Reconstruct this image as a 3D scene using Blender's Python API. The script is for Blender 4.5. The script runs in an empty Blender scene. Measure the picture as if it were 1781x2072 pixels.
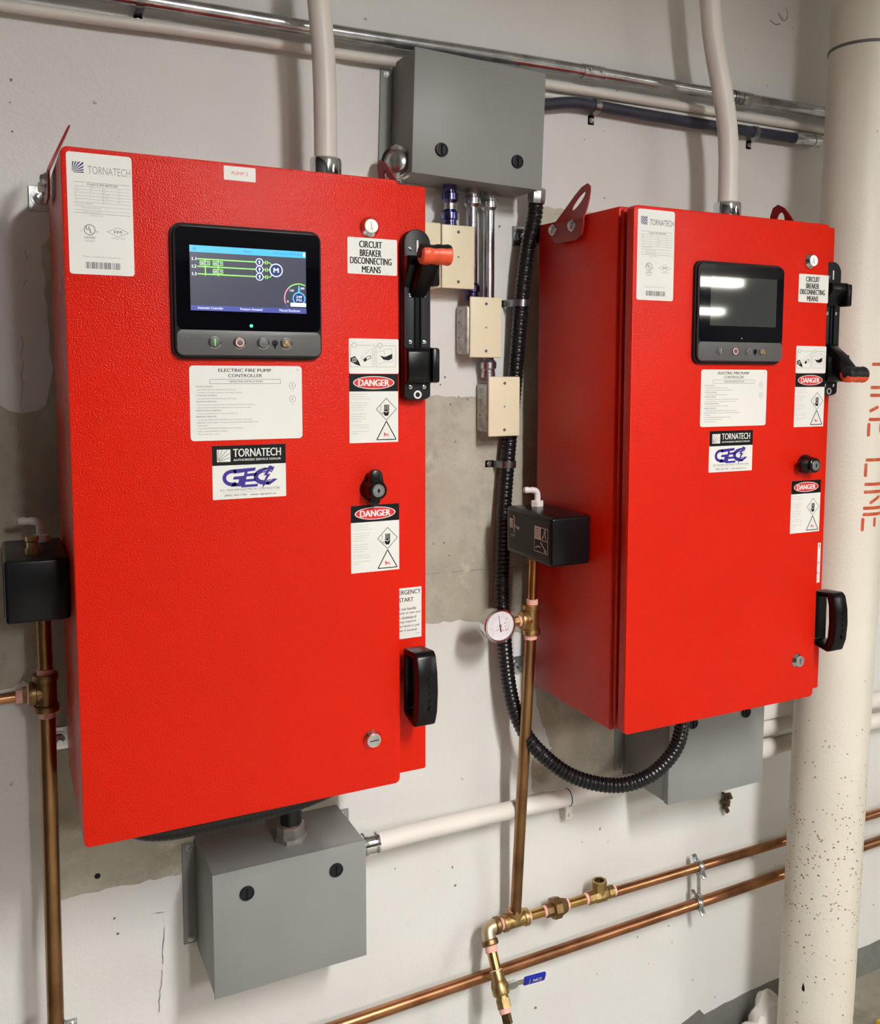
import bpy, bmesh, math, random
from mathutils import Vector, Matrix
random.seed(7)
S = bpy.context.scene
COL = S.collection
ZF = 1.955                       # local z=0 is the top of the cabinets, 1.955 m above the floor

# ---------------------------------------------------------------- camera, exposure, world
cd = bpy.data.cameras.new('camera'); cam = bpy.data.objects.new('camera', cd); COL.objects.link(cam)
yaw, pitch, roll = 0.5001, -0.0930, 0.0090
cy_, sy_ = math.cos(yaw), math.sin(yaw)
F_ = Vector((sy_*math.cos(pitch), cy_*math.cos(pitch), math.sin(pitch)))
R0 = Vector((cy_, -sy_, 0)); U0 = R0.cross(F_)
R_ = math.cos(roll)*R0 + math.sin(roll)*U0
U_ = -math.sin(roll)*R0 + math.cos(roll)*U0
M = Matrix((R_, U_, -F_)).transposed().to_4x4()
M.translation = Vector((-0.0876, -1.8009, -0.2691+ZF))
cam.matrix_world = M
cd.sensor_fit = 'VERTICAL'; cd.sensor_height = 24.0; cd.lens = 1979.1/2072*24.0
cd.shift_x = (890.5-1064.3)/2072; cd.shift_y = (917.8-1036)/2072
cd.clip_start = 0.02
S.camera = cam
S.view_settings.view_transform = 'Standard'; S.view_settings.look = 'None'
S.view_settings.gamma = 1.0; S.view_settings.exposure = 1.24
S.view_settings.use_curve_mapping = False
wd = bpy.data.worlds.new('world'); S.world = wd; wd.use_nodes = True
wd.node_tree.nodes['Background'].inputs[0].default_value = (0.9, 0.93, 1.0, 1)
wd.node_tree.nodes['Background'].inputs[1].default_value = 0.3
LAMP = 88.0                      # strength of the fluorescent diffusers
# (x0, x1, y0, y1, z, k) of each strip fixture; k = 1: open wraparound lens, 0: lens sunk in its housing
FIXTURES = [(.72, .92, -3.4, -2.15, 0.80, 0), (.52, .72, -5.6, -4.35, 0.74, 0), (4.6, 4.8, -5.2, -3.95, 0.74, 0),
            (6.2, 7.42, -7.85, -7.65, 0.66, 1), (7.6, 8.75, -9.75, -9.55, 0.46, 1)]

# ---------------------------------------------------------------- materials
def srgb(r, g, b):
    f = lambda c: (c/255/12.92) if c/255 <= .04045 else ((c/255+.055)/1.055)**2.4
    return (f(r), f(g), f(b), 1)
def mat(name, col, rough=.5, metal=0, var=.0, vscale=8, bump=0, bscale=200, coat=0, spec=.5, emit=None, es=1, trans=0, col2=None, thr=None):
    m = bpy.data.materials.new(name); m.use_nodes = True
    nt = m.node_tree; b = nt.nodes['Principled BSDF']
    b.inputs['Roughness'].default_value = rough; b.inputs['Metallic'].default_value = metal
    b.inputs['Coat Weight'].default_value = coat; b.inputs['Coat Roughness'].default_value = .08
    b.inputs['Specular IOR Level'].default_value = spec
    b.inputs['Transmission Weight'].default_value = trans
    tc = nt.nodes.new('ShaderNodeTexCoord')
    n = nt.nodes.new('ShaderNodeTexNoise'); n.inputs['Scale'].default_value = vscale; n.inputs['Detail'].default_value = 6
    nt.links.new(tc.outputs['Object'], n.inputs['Vector'])
    cr = nt.nodes.new('ShaderNodeValToRGB')
    c2 = col2 or tuple(max(0, c*(1-var)) for c in col[:3])+(1,)
    c1 = col if col2 else tuple(min(1, c*(1+var*.4)) for c in col[:3])+(1,)
    cr.color_ramp.elements[0].color = c2; cr.color_ramp.elements[1].color = c1
    a, z = thr or (.35, .65)
    cr.color_ramp.elements[0].position = a; cr.color_ramp.elements[1].position = z
    nt.links.new(n.outputs['Fac'], cr.inputs['Fac'])
    nt.links.new(cr.outputs['Color'], b.inputs['Base Color'])
    if bump:
        n2 = nt.nodes.new('ShaderNodeTexNoise'); n2.inputs['Scale'].default_value = bscale; n2.inputs['Detail'].default_value = 3
        nt.links.new(tc.outputs['Object'], n2.inputs['Vector'])
        bp = nt.nodes.new('ShaderNodeBump'); bp.inputs['Strength'].default_value = bump; bp.inputs['Distance'].default_value = .001
        nt.links.new(n2.outputs['Fac'], bp.inputs['Height']); nt.links.new(bp.outputs['Normal'], b.inputs['Normal'])
    if emit:
        b.inputs['Emission Color'].default_value = emit; b.inputs['Emission Strength'].default_value = es
    return m
MT = {}
RED = (0.62, 0.0100, 0.0008, 1)
MT['red'] = mat('red_powder_coat', RED, .27, 0, .05, 3, .95, 430, spec=.24)
MT['darkred'] = mat('dark_red_lug', (0.30, .008, .006, 1), .4, 0, .05, 6, .2, 500)
MT['grey'] = mat('grey_enamel', srgb(136, 138, 136), .45, .0, .08, 5, .15, 500)
MT['black'] = mat('black_plastic', (.004, .004, .005, 1), .28, 0, .2, 20, .08, 900, spec=.28)
MT['matblack'] = mat('matt_black_plastic', (.010, .010, .012, 1), .5, 0, .2, 20, .1, 900, spec=.35)
MT['slate'] = mat('slate_plastic', (.011, .012, .015, 1), .42, 0, .1, 20, .1, 900, spec=.25)
MT['gasket'] = mat('gasket_rubber', (.006, .004, .004, 1), .8)
MT['glass'] = mat('black_glass', (.002, .002, .004, 1), .03, 0, 0, 5)
MT['band'] = mat('bezel_grey', (.085, .083, .083, 1), .45, 0, .06, 30, .1, 900)
MT['white'] = mat('label_white', srgb(217, 216, 211), .5, 0, .03, 10)
MT['ink'] = mat('ink_black', (.002, .002, .003, 1), .5, spec=.2)
MT['inkgrey'] = mat('ink_grey', srgb(150, 150, 150), .6)
MT['inkmid'] = mat('ink_mid', srgb(95, 95, 98), .6)
MT['inkred'] = mat('ink_red', srgb(205, 25, 30), .5)
MT['inkgreen'] = mat('ink_green', srgb(110, 205, 95), .5)
MT['inkblue'] = mat('ink_blue', srgb(28, 30, 92), .5)
MT['inkviolet'] = mat('ink_violet', srgb(42, 12, 128), .5)
MT['chrome'] = mat('chrome', (.75, .76, .78, 1), .12, 1, .15, 40)
MT['zinc'] = mat('zinc_plate', (.60, .62, .64, 1), .28, 1, .25, 60, .2, 400)
MT['emt'] = mat('galvanised_conduit', (.56, .57, .60, 1), .26, 1, .3, 25, .2, 300)
MT['cast'] = mat('cast_zinc', (.52, .51, .48, 1), .45, .9, .25, 60, .3, 300)
MT['bluezinc'] = mat('blue_passivated_zinc', (.16, .17, .42, 1), .2, 1, .5, 70)
MT['knock'] = mat('galvanised_box', (.48, .48, .45, 1), .48, .7, .3, 45, .3, 250)
MT['cream'] = mat('cream_plate', srgb(234, 225, 194), .42, 0, .03, 12, .05, 300)
MT['pvcwhite'] = mat('white_painted_conduit', srgb(222, 217, 210), .42, 0, .06, 9, .2, 60)
MT['flex'] = mat('black_flexible_conduit', (.006, .006, .008, 1), .30, 0, .2, 30)
MT['flexblue'] = mat('blue_black_flexible_conduit', (.028, .032, .055, 1), .5, 0, .2, 30)
MT['copper'] = mat('copper_tube', (.50, .235, .115, 1), .30, 1, .5, 14, .15, 200, col2=(.26, .12, .06, 1), thr=(.3, .62))
MT['oldcopper'] = mat('dull_copper_tube', (.42, .24, .11, 1), .34, 1, .4, 10, .15, 200, col2=(.22, .11, .05, 1), thr=(.3, .7))
MT['brassp'] = mat('brass_pipe', (.60, .38, .13, 1), .25, 1, .3, 20, .1, 200)
MT['brass'] = mat('brass_fitting', (.50, .35, .15, 1), .36, 1, .3, 60, .5, 260)
MT['bronze'] = mat('bronze_fitting', (.30, .185, .085, 1), .42, 1, .3, 60, .5, 260)
MT['corroded'] = mat('corroded_iron', (.10, .055, .025, 1), .6, .4, .6, 120, .5, 300)
MT['speck'] = mat('ochre_specks', srgb(142, 116, 66), .8, 0, .3, 50)
MT['palebrass'] = mat('weathered_brass', (.52, .42, .28, 1), .42, .8, .25, 60, .4, 260)
MT['tape'] = mat('pink_thread_tape', srgb(238, 178, 166), .7, 0, .08, 80, .3, 400)
MT['nylon'] = mat('white_nylon', srgb(225, 220, 218), .4, 0, .03)
MT['orange'] = mat('orange_grip', srgb(226, 80, 40), .4, 0, .08, 30, .1, 500)
MT['blue'] = mat('blue_vinyl', srgb(18, 38, 165), .35, 0, .05, 20)
MT['yellow'] = mat('yellow_paint', srgb(225, 175, 10), .45, 0, .1, 9)
MT['steel'] = mat('steel_needle', (.01, .01, .01, 1), .4)
MT['rust'] = mat('rust', srgb(168, 92, 30), .8, 0, .5, 50, .5, 200)
MT['dial'] = mat('dial_white', srgb(225, 222, 226), .5)
MT['stencil'] = mat('red_stencil_paint', srgb(186, 74, 38), .6, 0, .3, 60, col2=srgb(205, 120, 80), thr=(.2, .5))
MT['fixture'] = mat('fixture_white', srgb(230, 230, 228), .5)
MT['lamp'] = mat('fluorescent_diffuser', (1, 1, 1, 1), .5, emit=(1.0, .98, .95, 1), es=LAMP)
MT['ceil'] = mat('ceiling_paint', srgb(205, 204, 200), .8, 0, .05, 2)
MT['lamp2'] = mat('dim_fluorescent_lens', (1, 1, 1, 1), .5, emit=(1.0, .95, .86, 1), es=22)
def em(name, c, s): return mat(name, (0.01, .01, .01, 1), .2, emit=c, es=s*.55)
MT['s_bg'] = em('screen_background', (.045, .047, .075, 1), 1.0)
MT['s_cyan'] = em('screen_cyan', (.06, .48, .80, 1), 1.0)
MT['s_green'] = em('screen_green', (.33, .95, .16, 1), 1.0)
MT['s_white'] = em('screen_white', (.8, .85, 1.0, 1), 1.0)
MT['s_blue'] = em('screen_footer', (.07, .085, .33, 1), 1.0)
MT['s_pink'] = em('screen_pink', (.9, .35, .42, 1), 1.0)
MT['s_lblue'] = em('screen_blue', (.12, .5, .85, 1), 1.0)
MT['s_navy'] = em('screen_navy', (.01, .03, .16, 1), 1.0)
MT['s_text'] = em('screen_header_text', (.03, .16, .42, 1), 1.0)
MT['led'] = em('green_indicator', (.02, 1.0, .22, 1), 5.0)
MT['s_off'] = mat('unlit_screen', (.040, .042, .040, 1), .04, 0, .05, 6)

def wallmat(name, base, dark, speck, concrete=False):
    m = bpy.data.materials.new(name); m.use_nodes = True
    nt = m.node_tree; N = nt.nodes; L = nt.links; b = N['Principled BSDF']
    tc = N.new('ShaderNodeTexCoord')
    def noise(sc, det=5, rough=.6):
        n = N.new('ShaderNodeTexNoise'); n.inputs['Scale'].default_value = sc; n.inputs['Detail'].default_value = det
        n.inputs['Roughness'].default_value = rough; L.new(tc.outputs['Object'], n.inputs['Vector']); return n
    def ramp(src, a, z, ca, cz):
        r = N.new('ShaderNodeValToRGB'); r.color_ramp.elements[0].position = a; r.color_ramp.elements[1].position = z
        r.color_ramp.elements[0].color = ca; r.color_ramp.elements[1].color = cz; L.new(src, r.inputs['Fac']); return r
    def mix(fac, a, b_):
        x = N.new('ShaderNodeMix'); x.data_type = 'RGBA'
        if isinstance(fac, float): x.inputs[0].default_value = fac
        else: L.new(fac, x.inputs[0])
        for i, v in ((6, a), (7, b_)):
            if isinstance(v, tuple): x.inputs[i].default_value = v
            else: L.new(v, x.inputs[i])
        return x.outputs[2]
    W0, W1 = (0, 0, 0, 1), (1, 1, 1, 1)
    c = ramp(noise(2.2 if not concrete else 5.0, 7).outputs['Fac'], .3, .7, dark, base).outputs['Color']
    if concrete:
        c = mix(ramp(noise(23, 9, .7).outputs['Fac'], .45, .72, W0, W1).outputs['Color'], c, tuple(x*.66 for x in base[:3])+(1,))
        c = mix(ramp(noise(9, 9, .8).outputs['Fac'], .55, .66, W0, W1).outputs['Color'], c, tuple(min(1, x*1.06) for x in base[:3])+(1,))
    # scattered flecks
    v = N.new('ShaderNodeTexVoronoi'); v.inputs['Scale'].default_value = 21 if not concrete else 34
    dn = noise(60, 2)
    mx = N.new('ShaderNodeMix'); mx.data_type = 'RGBA'; mx.inputs[0].default_value = .012
    L.new(tc.outputs['Object'], mx.inputs[6]); L.new(dn.outputs['Color'], mx.inputs[7]); L.new(mx.outputs[2], v.inputs['Vector'])
    sp = ramp(v.outputs['Distance'], .05, .085, W1, W0)
    gate = ramp(noise(5.5, 2).outputs['Fac'], .56, .62, W0, W1)
    mu = N.new('ShaderNodeMath'); mu.operation = 'MULTIPLY'
    L.new(sp.outputs['Color'], mu.inputs[0]); L.new(gate.outputs['Color'], mu.inputs[1])
    c = mix(mu.outputs[0], c, speck)
    L.new(c, b.inputs['Base Color'])
    b.inputs['Roughness'].default_value = .42 if not concrete else .8
    bp = N.new('ShaderNodeBump'); bp.inputs['Strength'].default_value = .5 if not concrete else .8; bp.inputs['Distance'].default_value = .002
    nb = noise(95, 6, .65); nb2 = noise(14, 4)
    ad = N.new('ShaderNodeMath'); ad.operation = 'ADD'; L.new(nb.outputs['Fac'], ad.inputs[0]); L.new(nb2.outputs['Fac'], ad.inputs[1])
    L.new(ad.outputs[0], bp.inputs['Height']); L.new(bp.outputs['Normal'], b.inputs['Normal'])
    return m
MT['wall'] = wallmat('white_wall_paint', srgb(222, 222, 219), srgb(212, 210, 206), srgb(110, 100, 86))
MT['concrete'] = wallmat('bare_concrete', srgb(192, 187, 172), srgb(166, 159, 141), srgb(90, 80, 64), True)
MT['skirt'] = wallmat('grey_base_paint', srgb(128, 128, 122), srgb(92, 90, 80), srgb(70, 64, 52), True)
MT['blockwall'] = mat('dark_light_block', (.045, .045, .045, 1), .8, 0, .2, 3)  # dark coating of the added left wall, so it bounces little light
MT['midwall'] = mat('mid_grey_wall', (.07, .07, .068, 1), .8, 0, .2, 3)
MT['floor'] = wallmat('concrete_floor', srgb(172, 168, 156), srgb(120, 114, 100), srgb(60, 54, 44), True)
MT['column'] = wallmat('cream_pipe_paint', srgb(222, 217, 205), srgb(212, 206, 192), srgb(176, 152, 104))

# ---------------------------------------------------------------- mesh builder
def fr(p0, p1):
    """matrix whose z axis runs from p0 to p1, origin p0"""
    p0 = Vector(p0); z = (Vector(p1)-p0).normalized()
    return Matrix.Translation(p0) @ z.to_track_quat('Z', 'Y').to_matrix().to_4x4()
class MB:
    def __init__(s): s.bm = bmesh.new(); s.mats = []
    def mi(s, m):
        if m not in s.mats: s.mats.append(m)
        return s.mats.index(m)
    def add(s, tmp, m, T=None):
        i = s.mi(m); vm = {}
        for v in tmp.verts: vm[v] = s.bm.verts.new((T @ v.co) if T else v.co)
        for f in tmp.faces:
            try: nf = s.bm.faces.new([vm[v] for v in f.verts]); nf.material_index = i
            except ValueError: pass
        tmp.free(); return s
    def box(s, x0, x1, y0, y1, z0, z1, m, bev=0, seg=2, T=None):
        t = bmesh.new(); bmesh.ops.create_cube(t, size=1)
        for v in t.verts: v.co = Vector(((x0+x1)/2+v.co.x*(x1-x0), (y0+y1)/2+v.co.y*(y1-y0), (z0+z1)/2+v.co.z*(z1-z0)))
        if bev: bmesh.ops.bevel(t, geom=t.edges[:], offset=bev, segments=seg, affect='EDGES', profile=.5)
        return s.add(t, m, T)
    def lathe(s, p0, p1, prof, m, n=28, T=None):
        """prof = [(t along the axis in metres, radius)]; open ends are capped"""
        t = bmesh.new(); A = fr(p0, p1); rings = []
        for d, r in prof: rings.append([t.verts.new(A @ Vector((r*math.cos(2*math.pi*k/n), r*math.sin(2*math.pi*k/n), d))) for k in range(n)])
        for a, b in zip(rings, rings[1:]):
            for k in range(n): t.faces.new((a[k], a[(k+1) % n], b[(k+1) % n], b[k]))
        t.faces.new(rings[0][::-1]); t.faces.new(rings[-1])
        return s.add(t, m, T)
    def cyl(s, p0, p1, r, m, n=28, bev=0, T=None):
        L = (Vector(p1)-Vector(p0)).length
        pr = [(0, r), (L, r)] if not bev else [(0, r-bev), (bev, r), (L-bev, r), (L, r-bev)]
        return s.lathe(p0, p1, pr, m, n, T)
    def tube(s, pts, r, m, n=24, ribs=None, T=None, rot0=0):
        """sweep a circle along pts; ribs = (pitch, depth) makes corrugations"""
        t = bmesh.new(); pts = [Vector(p) for p in pts]; rings = []
        up = None; dist = 0
        for i, p in enumerate(pts):
            if i: dist += (p-pts[i-1]).length
            d = (pts[min(i+1, len(pts)-1)]-pts[max(i-1, 0)]).normalized()
            if up is None:
                up = d.orthogonal().normalized()
            up = (up - d*up.dot(d)).normalized(); sd = d.cross(up)
            rr = r(dist) if callable(r) else r
            rings.append([t.verts.new(p+rr*(math.cos(2*math.pi*k/n+rot0)*up+math.sin(2*math.pi*k/n+rot0)*sd)) for k in range(n)])
        for a, b in zip(rings, rings[1:]):
            for k in range(n): t.faces.new((a[k], a[(k+1) % n], b[(k+1) % n], b[k]))
        t.faces.new(rings[0][::-1]); t.faces.new(rings[-1])
        return s.add(t, m, T)
    def prism(s, pts, off, m, bev=0, T=None, holes=None):
        """closed outline pts (3-D) extruded by vector off"""
        t = bmesh.new(); off = Vector(off)
        if not holes:
            f = t.faces.new([t.verts.new(Vector(p)) for p in pts])
            fs = [f]
        else:
            es = []
            for lp in [pts]+holes:
                vs = [t.verts.new(Vector(p)) for p in lp]
                es += [t.edges.new((vs[i], vs[(i+1) % len(vs)])) for i in range(len(vs))]
            r = bmesh.ops.triangle_fill(t, use_beauty=True, edges=es)
            fs = [g for g in r['geom'] if isinstance(g, bmesh.types.BMFace)]
        if off.length > 0:
            r = bmesh.ops.extrude_face_region(t, geom=fs)
            bmesh.ops.translate(t, vec=off, verts=[g for g in r['geom'] if isinstance(g, bmesh.types.BMVert)])
        if bev:
            bmesh.ops.recalc_face_normals(t, faces=t.faces[:])
            es = [e for e in t.edges if len(e.link_faces) == 2 and e.calc_face_angle(0) > .5]
            bmesh.ops.bevel(t, geom=es, offset=bev, segments=2, affect='EDGES', profile=.5)
        return s.add(t, m, T)
    def done(s, name, parent=None, origin=None, smooth=True, recalc=True):
        if recalc: bmesh.ops.recalc_face_normals(s.bm, faces=s.bm.faces[:])
        me = bpy.data.meshes.new(name)
        vs = [v.co for v in s.bm.verts]
        if parent is not None: o = Vector(parent['_o'])
        elif origin is not None: o = Vector(origin)
        else:
            lo = Vector([min(v[i] for v in vs) for i in range(3)]); hi = Vector([max(v[i] for v in vs) for i in range(3)])
            o = Vector(((lo.x+hi.x)/2, (lo.y+hi.y)/2, lo.z))
        for v in s.bm.verts: v.co = v.co - o
        s.bm.to_mesh(me); s.bm.free()
        for m in s.mats: me.materials.append(MT[m])
        if smooth:
            me.polygons.foreach_set('use_smooth', [True]*len(me.polygons)); me.set_sharp_from_angle(angle=math.radians(32))
        ob = bpy.data.objects.new(name, me); COL.objects.link(ob)
        if parent is not None:
            ob.parent = parent; ob['_o'] = list(o)
        else:
            ob.location = (o.x, o.y, o.z+ZF); ob['_o'] = list(o)
        return ob
def tag(o, label=None, cat=None, group=None, kind=None):
    for k, v in (('label', label), ('category', cat), ('group', group), ('kind', kind)):
        if v: o[k] = v
    return o
def thing(name, at, label, cat, group=None):
    o = bpy.data.objects.new(name, None); COL.objects.link(o); o.empty_display_size = .05
    o.location = (at[0], at[1], at[2]+ZF); o['_o'] = list(at)
    return tag(o, label, cat, group)
def smooth_path(pts, step=.006):
    """Catmull-Rom through pts, resampled every step metres"""
    P = [Vector(p) for p in pts]; P = [2*P[0]-P[1]]+P+[2*P[-1]-P[-2]]
    dense = []
    for i in range(1, len(P)-2):
        a, b, c, d = P[i-1:i+3]; n = max(8, int((c-b).length/.002))
        for k in range(n):
            u = k/n
            dense.append(.5*((2*b)+(-a+c)*u+(2*a-5*b+4*c-d)*u*u+(-a+3*b-3*c+d)*u**3))
    dense.append(P[-2]); out = [dense[0]]; acc = 0
    for a, b in zip(dense, dense[1:]):
        L = (b-a).length
        while acc+L >= step:
            a = a.lerp(b, (step-acc)/L); L = (b-a).length; acc = 0; out.append(a)
            if L < 1e-9: break
        acc += L
    if (out[-1]-dense[-1]).length > step*.3: out.append(dense[-1])
    return out

# text: outlines from Blender's built-in font, fitted to a box on a face -------------------------
_tc = {}
def glyphs(body, bold):
    k = (body, bold)
    if k in _tc: return _tc[k]
    cu = bpy.data.curves.new('t', 'FONT'); cu.body = body; cu.resolution_u = 3; cu.fill_mode = 'FRONT'
    ob = bpy.data.objects.new('t', cu); me = bpy.data.meshes.new_from_object(ob)
    vs = [v.co.copy() for v in me.vertices]; fs = [tuple(p.vertices) for p in me.polygons]
    bpy.data.objects.remove(ob); bpy.data.curves.remove(cu); bpy.data.meshes.remove(me)
    if vs:
        x0 = min(v.x for v in vs); x1 = max(v.x for v in vs); y0 = min(v.y for v in vs); y1 = max(v.y for v in vs)
    else: x0 = y0 = 0; x1 = y1 = 1
    _tc[k] = (vs, fs, x0, x1, y0, y1); return _tc[k]
class Face:
    """a flat face: u to the right, v downwards (mm), layers stack outwards"""
    def __init__(s, mb, o, U=(1, 0, 0), V=(0, 0, -1), Nn=(0, -1, 0)):
        s.mb = mb; s.o = Vector(o); s.U = Vector(U); s.V = Vector(V); s.N = Vector(Nn)
    def P(s, u, v, h): return s.o+s.U*(u/1000)+s.V*(v/1000)+s.N*(h/1000)
    def poly(s, pts, m, h=0):
        t = s.mb.bm; i = s.mb.mi(m)
        f = t.faces.new([t.verts.new(s.P(u, v, h)) for u, v in pts]); f.material_index = i
    def rect(s, u0, v0, u1, v1, m, h=0): s.poly([(u0, v0), (u1, v0), (u1, v1), (u0, v1)], m, h)
    def line(s, u0, v0, u1, v1, w, m, h=0):
        d = Vector((u1-u0, v1-v0)).normalized()*w/2; n = (-d.y, d.x)
        s.poly([(u0+n[0], v0+n[1]), (u1+n[0], v1+n[1]), (u1-n[0], v1-n[1]), (u0-n[0], v0-n[1])], m, h)
    def path(s, pts, w, m, h=0, close=False):
        q = pts+[pts[0]] if close else pts
        for a, b in zip(q, q[1:]): s.line(*a, *b, w, m, h)
    def disc(s, u, v, r, m, h=0, ru=None, n=28): s.poly([(u+(ru or r)*math.cos(2*math.pi*k/n), v+r*math.sin(2*math.pi*k/n)) for k in range(n)], m, h)
    def ring(s, u, v, r, w, m, h=0, a0=0, a1=360, n=36, ru=None):
        ru = ru or r
        for k in range(n):
            A = math.radians(a0+(a1-a0)*k/n); B = math.radians(a0+(a1-a0)*(k+1)/n)
            c = lambda a, o: (u+(ru+o)*math.cos(a), v+(r+o)*math.sin(a))
            s.poly([c(A, -w/2), c(B, -w/2), c(B, w/2), c(A, w/2)], m, h)
    def rrect(s, u0, v0, u1, v1, r, m, h0=0, h1=.3, bev=0):
        pts = []
        for cu, cv, a in ((u1-r, v0+r, -90), (u1-r, v1-r, 0), (u0+r, v1-r, 90), (u0+r, v0+r, 180)):
            for k in range(7):
                b = math.radians(a+15*k); pts.append(s.P(cu+r*math.cos(b), cv+r*math.sin(b), h0))
        s.mb.prism(pts, s.N*((h1-h0)/1000), m, bev=bev)
    def text(s, body, u0, v0, u1, v1, m, h=0, bold=0.0, shear=0, rot=0):
        vs, fs, x0, x1, y0, y1 = glyphs(body, 0); t = s.mb.bm; i = s.mb.mi(m)
        kx = (u1-u0)/(x1-x0); ky = (v1-v0)/(y1-y0)
        for sh in ((-1, 0, 1) if bold else (0,)):
            nv = []
            for w in vs:
                a = (w.x-x0)*kx+(w.y-y0)*ky*shear+sh*bold*1.3*ky; b = (y1-w.y)*ky
                nv.append(t.verts.new(s.P(u0+a, v0+b, h+.01*sh)))
            for f in fs:
                try: nf = t.faces.new([nv[j] for j in f]); nf.material_index = i
                except ValueError: pass
    def small(s, body, u, v, hgt, m, h=0, cw=.50, bold=0.0):
        """line of text, cap height hgt, width from the font"""
        vs, fs, x0, x1, y0, y1 = glyphs(body, 0)
        s.text(body, u, v, u+(x1-x0)*hgt*cw*2.0, v+hgt*((y1-y0)/.7), m, h, bold)
def screw(name, p, r, n, parent, m='zinc', proud=.003, slot=True, hexa=False):
    b = MB(); n = Vector(n); p = Vector(p)
    b.cyl(p, p+n*proud*.5, r*1.25, m, 20)
    b.lathe(p+n*proud*.45, p+n*proud*1.6, [(0, r), (proud*.6, r), (proud*.95, r*.7)], m, 6 if hexa else 18)
    if slot:
        q = p+n*proud*1.42; u = n.orthogonal().normalized(); w = n.cross(u)
        b.prism([q+u*r*.55+w*r*.1, q-u*r*.55+w*r*.1, q-u*r*.55-w*r*.1, q+u*r*.55-w*r*.1], n*.0002, 'ink')
    return b.done(name, parent)

# ---------------------------------------------------------------- the setting
def edge_noise(poly, amp, seg):
    out = []
    for (a, b) in zip(poly, poly[1:]+poly[:1]):
        L = math.dist(a, b); n = max(1, int(L/seg))
        for k in range(n):
            u = k/n; out.append((a[0]+(b[0]-a[0])*u+random.uniform(-amp, amp), a[1]+(b[1]-a[1])*u+random.uniform(-amp, amp)))
    return out
XL, XR, YF, ZC = -.95, 9.2, -11.0, 0.86
b = MB(); b.box(XL, XR, 0, .2, -1.955, ZC, 'wall'); wall = tag(b.done('wall_back', smooth=False), kind='structure')
b = MB(); b.box(XL, XR, YF-.1, YF, -1.955, ZC, 'midwall'); tag(b.done('wall_front', smooth=False), kind='structure')
b = MB(); b.box(XL-.1, XL, YF, .2, -1.955, ZC, 'blockwall'); tag(b.done('light_block_wall_left', smooth=False), kind='structure')  # unseen wall added close in to block bounce onto the left cabinet side
b = MB(); b.box(XR, XR+.1, YF, .2, -1.955, ZC, 'midwall'); tag(b.done('wall_right', smooth=False), kind='structure')
b = MB(); b.box(XL-.1, XR+.1, YF-.1, .2, -2.05, -1.955, 'floor'); tag(b.done('floor', smooth=False), kind='structure')
b = MB(); b.box(XL-.1, XR+.1, YF-.1, .2, ZC, ZC+.1, 'ceil'); tag(b.done('ceiling', smooth=False), kind='structure')
# bare concrete left where old equipment was taken off the wall
def patch(poly, amp=.0025, seg=.012, m='concrete', th=.0012, name='bare_concrete'):
    b = MB(); q = edge_noise(poly, amp, seg)
    b.prism([(x, -th, z) for x, z in q], (0, th*.9, 0), m)
    return b.done(name, wall, smooth=False)
patch([(-.30, -.33), (-.12, -.335), (-.076, -.346), (-.062, -.356), (-.045, -.359), (-.023, -.356), (-.008, -.347), (-.003, -.306), (.004, -.285), (-.002, -.24), (-.006, -.09), (.02, -.05), (.55, -.05),
       (.60, -.339), (.694, -.336), (.715, -.339), (.754, -.342), (.793, -.340), (.87, -.336), (.89, -.20), (.905, .05), (.933, .054), (1.0, .05), (1.30, .045), (1.38, -.2),
       (1.38, -1.20), (1.172, -1.208), (1.131, -1.223), (1.038, -1.218), (.921, -1.207), (.917, -1.15), (.925, -1.12), (.968, -1.118), (.928, -1.01), (.915, -.86), (.824, -.818), (.744, -.801), (.60, -.795), (.57, -.80), (.55, -.9),
       (.484, -1.05), (.484, -1.152), (.20, -1.208), (.128, -1.206), (.046, -1.203), (-.017, -1.204), (-.03, -1.19), (-.03, -.83), (-.049, -.815), (-.060, -.808), (-.075, -.815), (-.12, -.82), (-.30, -.82)])
patch([(-.94, -1.956), (-.94, -1.885), (1.24, -1.90), (1.33, -1.892), (1.40, -1.865), (1.42, -1.885), (1.60, -1.868), (1.9, -1.868), (2.4, -1.876), (9, -1.876), (9, -1.956)], .003, .03, 'skirt', .0016, 'grey_base_paint')
# cracks, marks and the seam in the concrete
b = MB(); f = Face(b, (0, 0, 0))
def scribble(pts, w, m='ink', jit=.0):
    q = [(x+random.uniform(-jit, jit), z+random.uniform(-jit, jit)) for x, z in pts]
    f.path(q, w, m, 1.8)
def mm(pts): return [(x*1000, -z*1000) for x, z in pts]
def crk(p0, p1, n, w, j, m='inkmid', gap=0):
    prev = None
    for k in range(n+1):
        u = k/n; q = (p0[0]+(p1[0]-p0[0])*u+random.uniform(-j, j), p0[1]+(p1[1]-p0[1])*u+random.uniform(-j, j)*.2)
        if prev and random.random() > gap: f.line(prev[0]*1000, -prev[1]*1000, q[0]*1000, -q[1]*1000, w*random.uniform(.4, 1), m, 1.8)
        prev = q
crk((.155, -1.30), (.140, -1.46), 16, 1.6, .002, 'inkmid', .25)
crk((.137, -1.268), (.155, -1.272), 7, 1.6, .003, 'inkmid', .2)
crk((.55, -.694), (.90, -.701), 26, 1.0, .002, 'inkmid', .12)
crk((.812, -.71), (.815, -.78), 8, .8, .002, 'inkmid', .2)
crk((-.03, -.08), (-.05, -.42), 22, .7, .004, 'inkmid', .3)
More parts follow.
